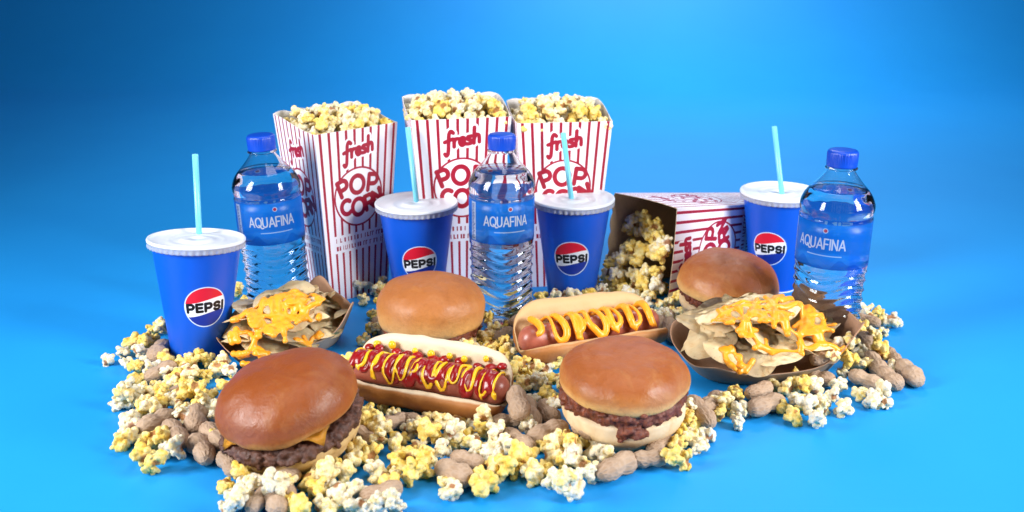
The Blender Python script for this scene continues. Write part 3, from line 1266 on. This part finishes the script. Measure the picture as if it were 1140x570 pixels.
def chip_mesh(r, seed, tri=False):
    bm = bmesh.new()
    q = random.Random(seed)
    n, k = 48, 12
    ph, bend, cup = q.uniform(0, 6), q.uniform(0.12, 0.36) * q.choice((-1, -1, 1)), q.uniform(-0.12, 0.12)
    ax = q.uniform(0, PI)
    off = Vector((seed * 2.3, seed, 0))
    rim = [1 + 0.04 * math.sin(3 * (2 * PI * i / n) + ph) + 0.05 * noise.noise(off + 2.2 * Vector((math.cos(2 * PI * i / n), math.sin(2 * PI * i / n), 0))) for i in range(n)]
    if tri:
        rim = [min(1.15, 0.62 / max(0.3, math.cos(((2 * PI * i / n + PI / 3) % (2 * PI / 3)) - PI / 3))) for i in range(n)]
    c = bm.verts.new((0, 0, 0))
    prev = None

    def hz(x, y):
        u = (x * math.cos(ax) + y * math.sin(ax)) / r
        w = (-x * math.sin(ax) + y * math.cos(ax)) / r
        blister = noise.noise(off + Vector((x, y, 0)) * 190) * 0.035 + noise.noise(off + Vector((x, y, 0)) * 90) * 0.06
        return r * (bend * u * u + cup * w * w + 0.06 * math.sin(3 * w + ph) + blister)

    for j in range(1, k + 1):
        ring = []
        for i in range(n):
            a = 2 * PI * i / n
            rr = r * j / k * (1 + (rim[i] - 1) * (j / k))
            x, y = rr * math.cos(a), rr * math.sin(a)
            ring.append(bm.verts.new((x, y, hz(x, y))))
        for i in range(n):
            m = (i + 1) % n
            if prev is None:
                bm.faces.new((c, ring[i], ring[m]))
            else:
                bm.faces.new((prev[i], ring[i], ring[m], prev[m]))
        prev = ring
    c.co.z = hz(0, 0)
    bmesh.ops.solidify(bm, geom=bm.faces[:], thickness=0.0014)
    bmesh.ops.recalc_face_normals(bm, faces=bm.faces)
    return to_mesh(bm)


CHIPS = [chip_mesh(0.0230, s) for s in range(5)] + [chip_mesh(0.0215, 9, True)]


def world_bvh(objs):
    vs, fs = [], []
    for o in objs:
        mb = o.matrix_basis if o.parent is None else o.parent.matrix_basis @ o.matrix_basis
        base = len(vs)
        vs += [mb @ v.co for v in o.data.vertices]
        fs += [tuple(base + i for i in p.vertices) for p in o.data.polygons]
    return BVHTree.FromPolygons(vs, fs)


def nachos(tray, spots, paths, lab_of, group, strand):
    chips = []
    for (x, y, z, rx, ry, rz, k, lab) in spots:
        o = link("tortilla_chip", CHIPS[k].copy() if False else CHIPS[k], None)
        o.matrix_basis = tray.matrix_basis @ Matrix.Translation((x, y, z)) @ Euler((R(rx), R(ry), R(rz))).to_matrix().to_4x4()
        tag(o, lab, "tortilla chip", group)
        chips.append(o)
    bv = world_bvh(chips + [tray])
    bm = bmesh.new()
    mb = tray.matrix_basis
    q = random.Random(len(spots))
    for path, rad in paths:
        pts = []
        for x, y in spline(path, 12):
            w = mb @ Vector((x, y, 0.2))
            hit = bv.ray_cast(w, Vector((0, 0, -1)))
            z = hit[0].z if hit[0] else w.z - 0.17
            pts.append([w.x, w.y, z])
        # the sauce breaks off where a chip's edge drops away
        runs, cur = [], [pts[0]]
        for p in pts[1:]:
            if abs(p[2] - cur[-1][2]) > 0.0085:
                runs.append(cur)
                cur = []
            cur.append(p)
        runs.append(cur)
        for run in runs:
            if len(run) < 4:
                continue
            zs = [p[2] for p in run]
            for _ in range(7):
                zs = [max(zs[i], 0.25 * zs[max(i - 1, 0)] + 0.5 * zs[i] + 0.25 * zs[min(i + 1, len(zs) - 1)]) for i in range(len(zs))]
            run = [Vector((p[0], p[1], z - rad * 0.05)) for p, z in zip(run, zs)]
            ph = q.uniform(0, 9)
            tube(bm, run, lambda t: rad * (0.85 + 0.35 * math.sin(t * 13 + ph) * math.sin(t * 5 + ph)) * (1 if 0.06 < t < 0.94 else 0.75), 10)
            ball(bm, run[-1], rad * 0.95, 2)
            ball(bm, run[0], rad * 0.95, 2)
    for k in range(24):
        p = q.choice(paths)[0]
        t = q.uniform(0.1, 0.9)
        sp = spline(p, 12)
        x, y = sp[int(t * (len(sp) - 1))]
        w = mb @ Vector((x + q.uniform(-.004, .004), y + q.uniform(-.004, .004), 0.2))
        hit = bv.ray_cast(w, Vector((0, 0, -1)))
        if hit[0]:
            rr = q.uniform(0.0035, 0.0062)
            ball(bm, hit[0], rr, 2, (q.uniform(0.8, 1.5), q.uniform(0.8, 1.5), 0.28))
    me = remesh(bm, 0.0009, 9)
    o = link("cheese_sauce", me, M["cheese"])
    return o


for c in CHIPS:
    c.materials.append(M["chip"])

# broad tray beside the end bottle
T2 = link("kraft_tray", tray_mesh(0.064, 0.037, 0.0180, 0.015, 0.020, 0.026), [M["kraft_grey"], M["kraft_in"]])
T2.location = P(846, 407)
T2.rotation_euler = (R(5), R(0), R(13))
T2.location.z += 0.004
tag(T2, "broad kraft tray of nachos beside the end bottle", "food tray", "kraft trays of nachos")
# narrow tray between the first cup and the tan burger
T1 = link("kraft_tray", tray_mesh(0.053, 0.033, 0.0205, 0.013, 0.020, 0.014), [M["kraft_grey"], M["kraft_in"]])
T1.scale = (0.92,) * 3
T1.location = P(320, 388)
T1.rotation_euler = (R(6), R(-3), R(36))
T1.location.z += 0.004
tag(T1, "narrow kraft tray of nachos beside the largest blue cup", "food tray", "kraft trays of nachos")

def mound(tray, A, B, H, rings, seed, tray_name, sides, bare, jog=20, sx=0.0):
    """chips laid like shingles over a heap; each gets its place and its label"""
    q = random.Random(seed)
    out = []
    for (f, n, ph) in rings:
        for i in range(n):
            a = 2 * PI * (i + ph) / n + q.uniform(-.1, .1)
            x, y = A * f * math.cos(a), B * f * math.sin(a)
            z = 0.0215 + H * (1 - f * f) ** 0.75 + q.uniform(-.0015, .0015)
            nx, ny = math.cos(a) * f * 0.50, math.sin(a) * f * 0.62
            rx, ry = math.degrees(-math.atan(ny)) + q.uniform(-jog, jog), math.degrees(math.atan(nx)) + q.uniform(-jog, jog)
            deg = math.degrees(a) % 360
            side = sides[int(((deg + 30) % 360) // 60)] if f > 0.35 else None
            lvl = "at the rim" if f > 0.8 else ("midway up" if f > 0.35 else "on top of the heap")
            k = q.randrange(5) if q.random() < bare else 5
            kind = "round" if k < 5 else "wedge shaped"
            lab = f"{kind} tortilla chip {lvl} in the {tray_name} tray" + (f", {side}" if side else "")
            out.append((x + sx, y, z, rx, ry, q.uniform(0, 360), k, lab))
    return out


g2 = "tortilla chips in the broad tray"
q = random.Random(5)
CH2 = mound(T2, 0.060, 0.045, 0.034, [(0.86, 15, 0.3), (0.56, 8, 0.5), (0.22, 4, 0.1)], 3, "broad",
            ["bottle end", "tall corner", "beside the bun", "burger end", "front towards the burger", "front towards the bottle"], 0.85, 16, -0.008)
paths2 = []
for k in range(15):
    x = -0.056 + 0.0071 * k
    y0 = 0.020 + q.uniform(-.004, .010)
    y1 = -0.032 - q.uniform(-.012, .012)
    paths2.append(([(x + 0.012 + q.uniform(-.005, .005), y0), (x + 0.002 + q.uniform(-.008, .008), y0 * 0.6 + y1 * 0.4), (x + q.uniform(-.008, .008), y0 * 0.3 + y1 * 0.7), (x - 0.005 + q.uniform(-.008, .008), y1)], q.uniform(0.0023, 0.0034)))
for yy in (-0.032, -0.020, -0.006, 0.008, 0.018):
    paths2.append(([(-0.044 + q.uniform(-.01, .01), yy + q.uniform(-.004, .004)), (-0.02, yy + 0.007), (0.008, yy - 0.003), (0.034, yy + 0.006), (0.054 + q.uniform(-.01, .006), yy + q.uniform(0, .008))], q.uniform(0.0021, 0.0031)))
s2 = nachos(T2, CH2, paths2, None, g2, 0.003)
tag(s2, "melted orange cheese sauce poured over the broad tray's chips", "cheese sauce", "cheese sauce on nachos")

g1 = "tortilla chips in the narrow tray"
CH1 = mound(T1, 0.051, 0.035, 0.031, [(0.90, 16, 0.3), (0.72, 9, 0.1), (0.48, 6, 0.6), (0.15, 3, 0.1)], 8, "narrow",
            ["tan burger end", "striped box side", "bottle side", "largest cup end", "front towards the cup", "above the dark burger"], 0.75, 12)
paths1 = []
for k in range(15):
    x = -0.050 + 0.0056 * k
    y0 = 0.018 + q.uniform(-.004, .006)
    y1 = -0.028 - q.uniform(-.008, .010)
    paths1.append(([(x + 0.010 + q.uniform(-.005, .005), y0), (x + 0.002 + q.uniform(-.007, .007), y0 * 0.6 + y1 * 0.4), (x + q.uniform(-.007, .007), y0 * 0.3 + y1 * 0.7), (x - 0.004 + q.uniform(-.007, .007), y1)], q.uniform(0.0024, 0.0034)))
for yy in (-0.028, -0.016, -0.004, 0.008, 0.016):
    paths1.append(([(-0.044, yy + q.uniform(-.004, .004)), (-0.02, yy + 0.005), (0.006, yy - 0.003), (0.020, yy + 0.005), (0.028, yy + q.uniform(0, .006))], q.uniform(0.0024, 0.0034)))
s1 = nachos(T1, CH1, paths1, None, g1, 0.003)
tag(s1, "melted orange cheese sauce poured over the narrow tray's chips", "cheese sauce", "cheese sauce on nachos")

for T, a, b in ((T1, 0.06, 0.042), (T2, 0.080, 0.050)):
    for i in range(-2, 3):
        for j in (-1, 0, 1):
            c = T.matrix_basis @ Vector((i * a * 0.38, j * b * 0.42, 0.012))
            OBST.append((c, 0.022))
for (x, y, sc) in cup_xy:
    for k in range(5):
        OBST.append((Vector((x, y, 0.012 + 0.022 * k)), 0.028 + 0.003 * k))
for (x, y, sc) in bot_xy:
    for k in range(4):
        OBST.append((Vector((x, y, 0.012 + 0.022 * k)), 0.033))
for b in box_roots:
    for k in range(4):
        for i in (-1, 1):
            for j in (-0.5, 0.5):
                OBST.append((b.matrix_basis @ Vector((i * 0.02, j * 0.03, 0.02 + 0.025 * k)), 0.024))


# ------------------------------------------------------------------ peanuts
def peanut_mesh(L, r1, r2, seed):
    prof = []
    n = 34
    for i in range(n + 1):
        t = i / n
        x = -L / 2 + L * t
        a = r1 * math.sqrt(max(0, 1 - ((t - 0.27) / 0.28) ** 2)) if t < 0.55 else 0
        b = r2 * math.sqrt(max(0, 1 - ((t - 0.73) / 0.28) ** 2)) if t > 0.45 else 0
        neck = 0.8 * min(r1, r2) if 0.25 < t < 0.75 else 0
        r = (a ** 4 + b ** 4 + neck ** 4) ** 0.25
        prof.append((0.0 if i in (0, n) else max(r, 0.0012), x))
    bm = lathe(prof, 40)
    q = random.Random(seed)
    bend = q.uniform(-0.16, 0.16)
    for v in bm.verts:
        a = math.atan2(v.co.y, v.co.x)
        rr = math.hypot(v.co.x, v.co.y)
        rr += 0.00022 * math.sin(11 * a) * min(1, rr / 0.004)
        x = v.co.z
        v.co = Vector((x, rr * math.cos(a) + bend * (x * x / L), rr * math.sin(a)))
    bmesh.ops.recalc_face_normals(bm, faces=bm.faces)
    me = to_mesh(bm)
    displace(me, lambda c: lumpy(seed, 0.0006, 110)(c) + lumpy(seed + 7, 0.00018, 380)(c))
    me.materials.append(M["peanut"])
    return me


PEANUTS = [peanut_mesh(0.036, 0.0072, 0.0068, 1), peanut_mesh(0.038, 0.0068, 0.0076, 2), peanut_mesh(0.034, 0.0074, 0.0074, 3), peanut_mesh(0.036, 0.0069, 0.0066, 4), peanut_mesh(0.032, 0.0072, 0.0078, 5)]
NUTS = [(169, 402, 186, 379), (161, 420, 194, 407), (153, 482, 196, 459), (186, 470, 205, 495), (219, 453, 217, 481), (213, 481, 236, 519), (226, 474, 252, 500), (247, 508, 262, 523), (279, 568, 298, 545),
        (299, 546, 313, 572), (314, 534, 323, 556), (402, 553, 447, 543), (428, 474, 449, 466), (453, 466, 477, 473), (485, 515, 526, 538), (504, 506, 538, 519), (565, 484, 590, 496), (586, 488, 632, 475),
        (583, 443, 597, 476), (603, 449, 618, 470), (550, 471, 580, 466), (668, 531, 706, 507), (708, 511, 738, 510), (765, 443, 795, 473), (722, 502, 747, 488), (832, 460, 872, 441), (833, 441, 858, 429),
        (944, 417, 983, 428), (966, 394, 983, 416), (978, 412, 1004, 430), (986, 390, 1000, 403), (1001, 403, 1023, 425), (959, 372, 973, 391), (950, 352, 980, 361), (900, 417, 926, 424), (570, 362, 590, 350),
        (727, 368, 747, 345), (905, 400, 930, 396), (752, 380, 742, 355), (415, 358, 440, 372), (548, 378, 570, 368), (573, 436, 580, 462), (640, 470, 660, 484), (300, 524, 330, 531),
        (255, 432, 262, 455), (190, 440, 222, 432), (930, 372, 948, 360), (780, 458, 806, 441), (395, 480, 420, 492)]
SPH = list(OBST)     # everything loose things must not sink into
n_ob = len(SPH)


def clear(c, r, k=0.8, kk=0.62):
    for i, (q, s) in enumerate(SPH):
        lim = (r + s) * (k if i < n_ob else kk)
        if (c - q).length_squared < lim * lim:
            return False
    return True


LAND = [((219, 391), "the largest cup"), ((306, 356), "the narrow nacho tray"), ((320, 500), "the dark burger"), ((479, 445), "the ketchup hot dog"), ((481, 385), "the tan burger"), ((690, 490), "the golden chili burger"),
        ((650, 385), "the cheese hot dog"), ((842, 415), "the broad nacho tray"), ((930, 385), "the end bottle"), ((740, 330), "the toppled box"), ((558, 352), "the middle bottle"), ((415, 330), "the cornerwise box")]
LANDP = [(P(*a), n) for a, n in LAND]


def beside(c):
    return min(LANDP, key=lambda x: (Vector((c.x, c.y)) - Vector((x[0].x, x[0].y))).length)[1]


def side_of(c):
    best = min(LANDP, key=lambda x: (Vector((c.x, c.y)) - Vector((x[0].x, x[0].y))).length)
    d = c - best[0]
    if d.z > 0.03:
        return "piled high by"
    if abs(d.y) > abs(d.x) * 0.9:
        return "in front of" if d.y < 0 else "behind"
    return "beside"


nutq = random.Random(2)
for k, (u1, v1, u2, v2) in enumerate(NUTS):
    me = PEANUTS[k % 5]
    z = 0.0078
    a, b = P(u1, v1, z), P(u2, v2, z)
    d = b - a
    L0 = 0.035
    s = min(1.22, max(0.82, d.length / L0))
    c = (a + b) / 2
    # climb along the line of sight until it is clear of the dishes
    up = (Vector((0, 0, CAMH)) - c).normalized()
    for _ in range(30):
        if all((c - q).length > (0.007 + r) * 0.86 for q, r in OBST):
            break
        c = c + up * 0.002
    o = link("peanut", me)
    o.location = c
    o.scale = (s, min(s, 1.08), min(s, 1.08))
    o.rotation_euler = (nutq.uniform(-3, 3), nutq.uniform(-0.12, 0.12), math.atan2(d.y, d.x))
    tag(o, f"tan peanut in its shell lying {side_of(c)} {beside(c)}", "peanut", "peanuts strewn among the popcorn")
    dx = Vector((math.cos(o.rotation_euler.z), math.sin(o.rotation_euler.z), 0)) * 0.009 * s
    SPH += [(c + dx, 0.0078), (c - dx, 0.0078)]


# ------------------------------------------------------------------ popcorn
def popcorn_mesh(seed):
    q = random.Random(seed)
    bm = bmesh.new()
    ball(bm, (0, 0, 0), 0.0046, 2)
    hull = Vector((q.gauss(0, 1), q.gauss(0, 1), q.gauss(0, 1))).normalized()
    dirs = []
    while len(dirs) < q.choice([6, 7, 7, 8]):
        d = Vector((q.gauss(0, 1), q.gauss(0, 1), q.gauss(0, 1))).normalized()
        if d.dot(hull) < 0.72 and all(d.dot(e) < 0.7 for e in dirs):
            dirs.append(d)
    for d in dirs:
        L = q.uniform(0.0046, 0.0068)
        r = q.uniform(0.0033, 0.0046)
        ball(bm, d * L * 0.72, r, 2)
        for k in range(q.choice([3, 4, 5])):
            e = (d + 0.75 * Vector((q.gauss(0, 1), q.gauss(0, 1), q.gauss(0, 1)))).normalized()
            ball(bm, d * L * 0.85 + e * r * q.uniform(0.7, 1.05), r * q.uniform(0.45, 0.78), 2)
    me = remesh(bm, 0.00055, 2, 0.5)
    displace(me, lambda c: lumpy(seed, 0.0007, 260)(c) + lumpy(seed + 1, 0.0003, 700)(c))
    hv = []
    for v in me.vertices:
        r = v.co.length
        h = v.co.normalized().dot(hull)
        x = (h - 0.55) / 0.25 if r < 0.0066 else 0
        hv.append(max(0, min(1, x)) * 0.9)
    set_attr(me, "hull", hv)
    return me


PM = [popcorn_mesh(100 + k) for k in range(18)]
POP = {}
for t, mk in (("w", "pop_white"), ("b", "pop_mixed"), ("y", "pop_yellow")):
    POP[t] = []
    for me in PM:
        c = me.copy()
        c.materials.append(M[mk])
        POP[t].append(c)
TONE = {"w": "pale", "b": "cream", "y": "buttery yellow"}

W_ = [(120, 401), (136, 391), (141, 403), (155, 391), (184, 415), (140, 430), (152, 436), (206, 412), (129, 450), (141, 446), (150, 440), (147, 463), (147, 473), (194, 444), (201, 451), (205, 462), (235, 455), (240, 465), (189, 502),
      (196, 497), (271, 543), (280, 540), (261, 556), (271, 554), (252, 567), (291, 535), (305, 538), (357, 562), (368, 546), (375, 545), (394, 545), (382, 557), (398, 564), (415, 567), (436, 555), (443, 564), (426, 560), (417, 522),
      (457, 479), (493, 500), (491, 499), (506, 478), (546, 497), (548, 509), (565, 495), (502, 545), (588, 474), (636, 503), (630, 533), (619, 533), (632, 545), (639, 506), (653, 525), (661, 527), (661, 500), (672, 509), (641, 538),
      (765, 481), (786, 484), (778, 498), (823, 456), (821, 470), (886, 444), (899, 447), (909, 467), (964, 345), (993, 357), (983, 369), (956, 396), (929, 386), (993, 409), (939, 416), (932, 428), (981, 436), (971, 445), (986, 448),
      (907, 433), (915, 448), (927, 440), (939, 455), (911, 465), (568, 385), (608, 412), (608, 423), (589, 473), (699, 306), (721, 338), (739, 350), (667, 323), (675, 328), (581, 329), (587, 339), (629, 331), (639, 327), (670, 323), (403, 317),
      (419, 323), (480, 484)]
B_ = [(180, 363), (175, 428), (243, 410), (139, 437), (170, 455), (359, 527), (365, 523), (358, 528), (382, 526), (398, 503), (392, 513), (422, 532), (438, 528), (424, 477), (422, 486), (415, 467), (441, 498), (464, 498), (476, 509), (504, 488),
      (527, 493), (619, 490), (613, 507), (645, 517), (630, 533), (772, 488), (804, 446), (811, 454), (862, 428), (890, 430), (876, 432), (946, 379), (961, 406), (927, 396), (956, 438), (585, 429), (724, 250), (736, 255), (746, 245), (704, 267),
      (721, 267), (736, 277), (709, 277), (724, 284), (741, 289), (680, 289), (677, 306), (694, 296), (734, 338), (746, 338), (425, 315), (548, 367), (917, 455), (318, 535), (250, 400), (735, 303)]
Y_L = [(149, 381), (161, 377), (171, 366), (170, 380), (185, 397), (152, 422), (199, 421), (222, 394), (215, 405), (231, 401), (231, 419), (219, 431), (256, 414), (250, 428), (205, 435), (157, 456), (180, 444), (212, 439), (224, 449), (233, 439),
       (133, 495), (171, 488), (161, 497), (184, 488), (159, 507), (173, 512), (168, 519), (236, 486), (250, 540), (266, 526), (275, 529), (343, 534), (348, 546), (327, 560), (335, 567), (354, 543), (413, 507), (441, 515), (436, 538), (443, 488),
       (478, 477), (462, 520), (474, 524), (457, 532), (480, 480), (474, 507), (516, 484), (535, 476), (544, 480), (558, 482), (563, 518), (571, 522), (579, 507), (588, 509), (535, 530), (541, 539), (605, 495), (632, 486), (605, 522), (628, 509),
       (624, 494), (635, 492), (645, 494), (630, 513), (753, 496), (751, 508), (761, 513), (767, 467), (816, 435), (818, 442), (802, 460), (883, 418), (872, 454), (883, 463), (897, 426), (768, 465), (978, 347), (954, 369), (946, 401), (978, 386),
       (983, 394), (895, 428), (897, 450), (547, 385), (535, 387), (522, 385), (562, 397), (570, 412), (581, 404), (583, 414), (568, 418), (608, 440), (712, 257), (746, 264), (685, 321), (709, 316), (726, 309), (736, 321), (709, 328), (758, 309),
       (604, 335), (655, 329), (544, 354), (523, 385)]
LIST = [(u, v, "w") for u, v in W_] + [(u, v, "b") for u, v in B_] + [(u, v, "y") for u, v in Y_L]
LIST.sort(key=lambda a: -a[1])
LONE = {(133, 495): "lone buttery popcorn piece apart on the blue paper, past the peanuts by the largest cup",
        (250, 540): "buttery pointed popcorn piece below the dark burger's bottom bun, on bare blue paper",
        (502, 545): "small white popcorn piece alone in front of the paired peanuts",
        (120, 401): "white popcorn piece farthest from the largest cup, at the tip of a small cluster",
        (911, 465): "small pale popcorn piece at the front tip of the cluster before the broad tray"}
pq = random.Random(21)
placed = 0
bv_box = None


def put_pop(c, tone, scale, label):
    o = link("popcorn", POP[tone][pq.randrange(18)])
    o.location = c
    o.rotation_euler = (pq.uniform(0, 6.28), pq.uniform(0, 6.28), pq.uniform(0, 6.28))
    o.scale = [scale * pq.uniform(0.84, 1.18) for _ in range(3)]
    tag(o, label, "popcorn", "popcorn pieces")
    return o


MAXIMUM = 300
cand = []
for (u, v, tone) in LIST:
    r = 0.0076 * pq.uniform(0.80, 1.2)
    if 686 < u < 760 and 240 < v < 300:
        continue
    mouth = False
    ok = None
    if mouth:
        # spilling out of the toppled box: these lie inside its mouth plane
        d = ray(u, v)
        o = Vector((0, 0, CAMH))
        inv = fallen_inv.inverted()
        a, b = inv @ o, inv @ (o + d)
        t = ((BOX["h"] * 0.99 + pq.uniform(-0.022, 0.004)) - a.z) / (b.z - a.z)
        ok = o + d * t
        ok.z = max(ok.z, r)
        SPH.append((ok, r))
    else:
        z = r * 0.85
        for _ in range(46):
            c = P(u, v, z)
            if clear(c, r):
                ok = c
                break
            z += 0.0016
        if ok is None or ok.z > 0.085:
            continue
        SPH.append((ok, r))
    if (u, v) in LONE:
        lab = LONE[(u, v)]
    elif mouth:
        lab = f"{TONE[tone]} popcorn piece spilling from the mouth of the toppled box"
    else:
        lab = f"{TONE[tone]} popcorn piece {side_of(ok)} {beside(ok)}"
    put_pop(ok, tone, r / 0.0092, lab)
    placed += 1

# more of it fills the gaps of the pile
AREAS = [((140, 255), (395, 490), 14), (( 255, 400), (520, 568), 10), ((395, 640), (465, 535), 26), ((500, 610), (372, 440), 14), ((640, 790), (480, 525), 8), ((800, 990), (395, 460), 14), ((660, 760), (300, 352), 12), ((395, 440), (318, 365), 8), ((575, 680), (318, 340), 6)]
for (ua, ub), (va, vb), n in AREAS:
    done = 0
    for _ in range(n * 14):
        if done == n or placed >= 272:
            break
        u, v = pq.uniform(ua, ub), pq.uniform(va, vb)
        r = 0.0073 * pq.uniform(0.8, 1.1)
        c = P(u, v, r * 0.9)
        if (c - Vector((0, 0.80, 0))).length > 0.42 or not clear(c, r, 0.8, 0.74):
            continue
        SPH.append((c, r))
        t = pq.choice("wbyyb")
        put_pop(c, t, r / 0.0092, f"{TONE[t]} popcorn piece {side_of(c)} {beside(c)}")
        placed += 1
        done += 1

# inside the toppled box: a bank of popcorn that slopes out of the mouth
q = random.Random(77)
for i, lx in enumerate((-0.040, -0.027, -0.014, -0.001, 0.012, 0.024)):
    for j in range(5):
        if i == 5 and j in (0, 1):
            continue
        ly = -0.030 + 0.015 * j + q.uniform(-.003, .003)
        lz = BOX["h"] + 0.020 - 0.50 * (lx + 0.040) + q.uniform(-.006, .006)
        c = fallen_inv @ Vector((lx + q.uniform(-.003, .003), ly, lz))
        c.z = max(c.z, 0.008)
        t = q.choice("bybyw")
        put_pop(c, t, q.uniform(0.9, 1.1), f"{TONE[t]} popcorn piece spilling from the mouth of the toppled box")
        SPH.append((c, 0.009))
        placed += 1

# heaped in the three upright boxes: more than one could count, one mass
def heap():
    V, F, HU, MI = [], [], [], []
    base = 0
    small = []
    for me in PM[:6]:
        n = len(me.vertices)
        co = np.empty(n * 3, np.float32)
        me.vertices.foreach_get("co", co)
        hu = np.empty(n, np.float32)
        me.attributes["hull"].data.foreach_get("value", hu)
        fs = [tuple(p.vertices) for p in me.polygons]
        small.append((co.reshape(-1, 3), hu, fs))
    for k, b in enumerate(box_roots):
        q = random.Random(40 + k)
        W, D, h = BOX["wt"] - 0.020, BOX["dt"] - 0.020, BOX["h"]
        for lay in range(2):
            nx, ny = (6, 5) if lay == 0 else (5, 4)
            for i in range(nx):
                for j in range(ny):
                    x = (i / (nx - 1) - 0.5) * W * (1 if lay == 0 else 0.80) + q.uniform(-.003, .003)
                    y = (j / (ny - 1) - 0.5) * D * (1 if lay == 0 else 0.74) + q.uniform(-.003, .003)
                    dome = 1 - (2 * x / W) ** 2 * 0.55 - (2 * y / D) ** 2 * 0.3
                    z = h - 0.006 + 0.010 * lay + 0.005 * dome + 0.07 * (y + D / 2) + q.uniform(-.002, .002)
                    co, hu, fs = small[q.randrange(6)]
                    m = b.matrix_basis @ Matrix.Translation((x, y, z)) @ Euler((q.uniform(0, 6), q.uniform(0, 6), q.uniform(0, 6))).to_matrix().to_4x4()
                    s = q.uniform(0.8, 1.05)
                    A = np.array(m, np.float32)
                    V.append((co * s) @ A[:3, :3].T + A[:3, 3])
                    HU.append(hu)
                    t = q.choice((0, 1, 2, 1, 2) if y < 0 else (0, 0, 1))
                    F += [tuple(v + base for v in f) for f in fs]
                    MI += [t] * len(fs)
                    base += len(co)
    # and banked up behind and between the dishes
    q = random.Random(63)
    for (ua, ub), (va, vb), n in (((395, 475), (318, 372), 16), ((500, 575), (345, 392), 16), ((515, 605), (385, 440), 16), ((560, 690), (316, 345), 14), ((640, 765), (300, 360), 22), ((384, 432), (372, 470), 10), ((590, 625), (395, 455), 8),
                                  ((905, 985), (350, 412), 18), ((240, 300), (318, 372), 10), ((400, 600), (458, 480), 14), ((735, 790), (425, 480), 6), ((160, 260), (396, 470), 10)):
        done = 0
        for _ in range(n * 16):
            if done == n:
                break
            u, v = q.uniform(ua, ub), q.uniform(va, vb)
            r = 0.0072 * q.uniform(0.85, 1.1)
            c = P(u, v, r * q.choice((0.9, 0.9, 1.9)))
            if not clear(c, r, 0.8, 0.70):
                continue
            SPH.append((c, r))
            co, hu, fs = small[q.randrange(6)]
            m = Matrix.Translation(c) @ Euler((q.uniform(0, 6), q.uniform(0, 6), q.uniform(0, 6))).to_matrix().to_4x4()
            A = np.array(m, np.float32)
            V.append((co * (r / 0.0092)) @ A[:3, :3].T + A[:3, 3])
            HU.append(hu)
            F += [tuple(w + base for w in f) for f in fs]
            MI += [q.choice((0, 1, 1, 2, 2))] * len(fs)
            base += len(co)
            done += 1
    V = np.concatenate(V)
    me = bpy.data.meshes.new("heap")
    me.from_pydata(V.tolist(), [], F)
    me.polygons.foreach_set("use_smooth", [True] * len(F))
    set_attr(me, "hull", np.concatenate(HU))
    o = link("popcorn_heap", me, [M["pop_white"], M["pop_mixed"], M["pop_yellow"]])
    me.polygons.foreach_set("material_index", MI)
    tag(o, "buttery popcorn filling the three upright boxes and banked up between the dishes", "popcorn", None, "stuff")


heap()

# ------------------------------------------------------------------ light
w = bpy.data.worlds.new("World")
S.world = w
w.use_nodes = True
bg = w.node_tree.nodes["Background"]
bg.inputs["Color"].default_value = (0.55, 0.75, 1.0, 1)
bg.inputs["Strength"].default_value = 0.06


def area(name, loc, aim, sx, sy, power, spread=180, color=(1, 1, 1)):
    l = bpy.data.lights.new(name, "AREA")
    l.shape = "RECTANGLE"
    l.size, l.size_y = sx, sy
    l.energy = power
    l.color = color
    l.spread = R(spread)
    o = bpy.data.objects.new(name, l)
    COL.objects.link(o)
    o.location = loc
    o.rotation_euler = (Vector(aim) - Vector(loc)).to_track_quat("-Z", "Y").to_euler()
    return o


area("softbox", (-1.05, 0.18, 0.62), (0.0, 0.85, 0.05), 0.42, 0.75, 8.1, 95)
area("softbox", (1.10, 0.22, 0.62), (0.0, 0.85, 0.05), 0.42, 0.75, 8.1, 95)
area("overhead_softbox", (0.15, 0.85, 1.6), (0.1, 0.9, 0.0), 0.8, 0.8, 3.4, 110)
area("background_softbox", (0.42, 2.2, 1.2), (0.38, 2.45, 0.0), 0.6, 0.4, 14.5, 150)

S.view_settings.view_transform = "Standard"
S.view_settings.look = "None"
S.view_settings.exposure = 0
S.view_settings.gamma = 1
cy = S.cycles
cy.max_bounces = 14
cy.transmission_bounces = 14
cy.transparent_max_bounces = 16
cy.glossy_bounces = 6
cy.diffuse_bounces = 3
cy.caustics_refractive = True
cy.caustics_reflective = False
cy.sample_clamp_indirect = 4
cy.blur_glossy = 0.3
cy.use_denoising = True
cy.denoiser = "OPENIMAGEDENOISE"
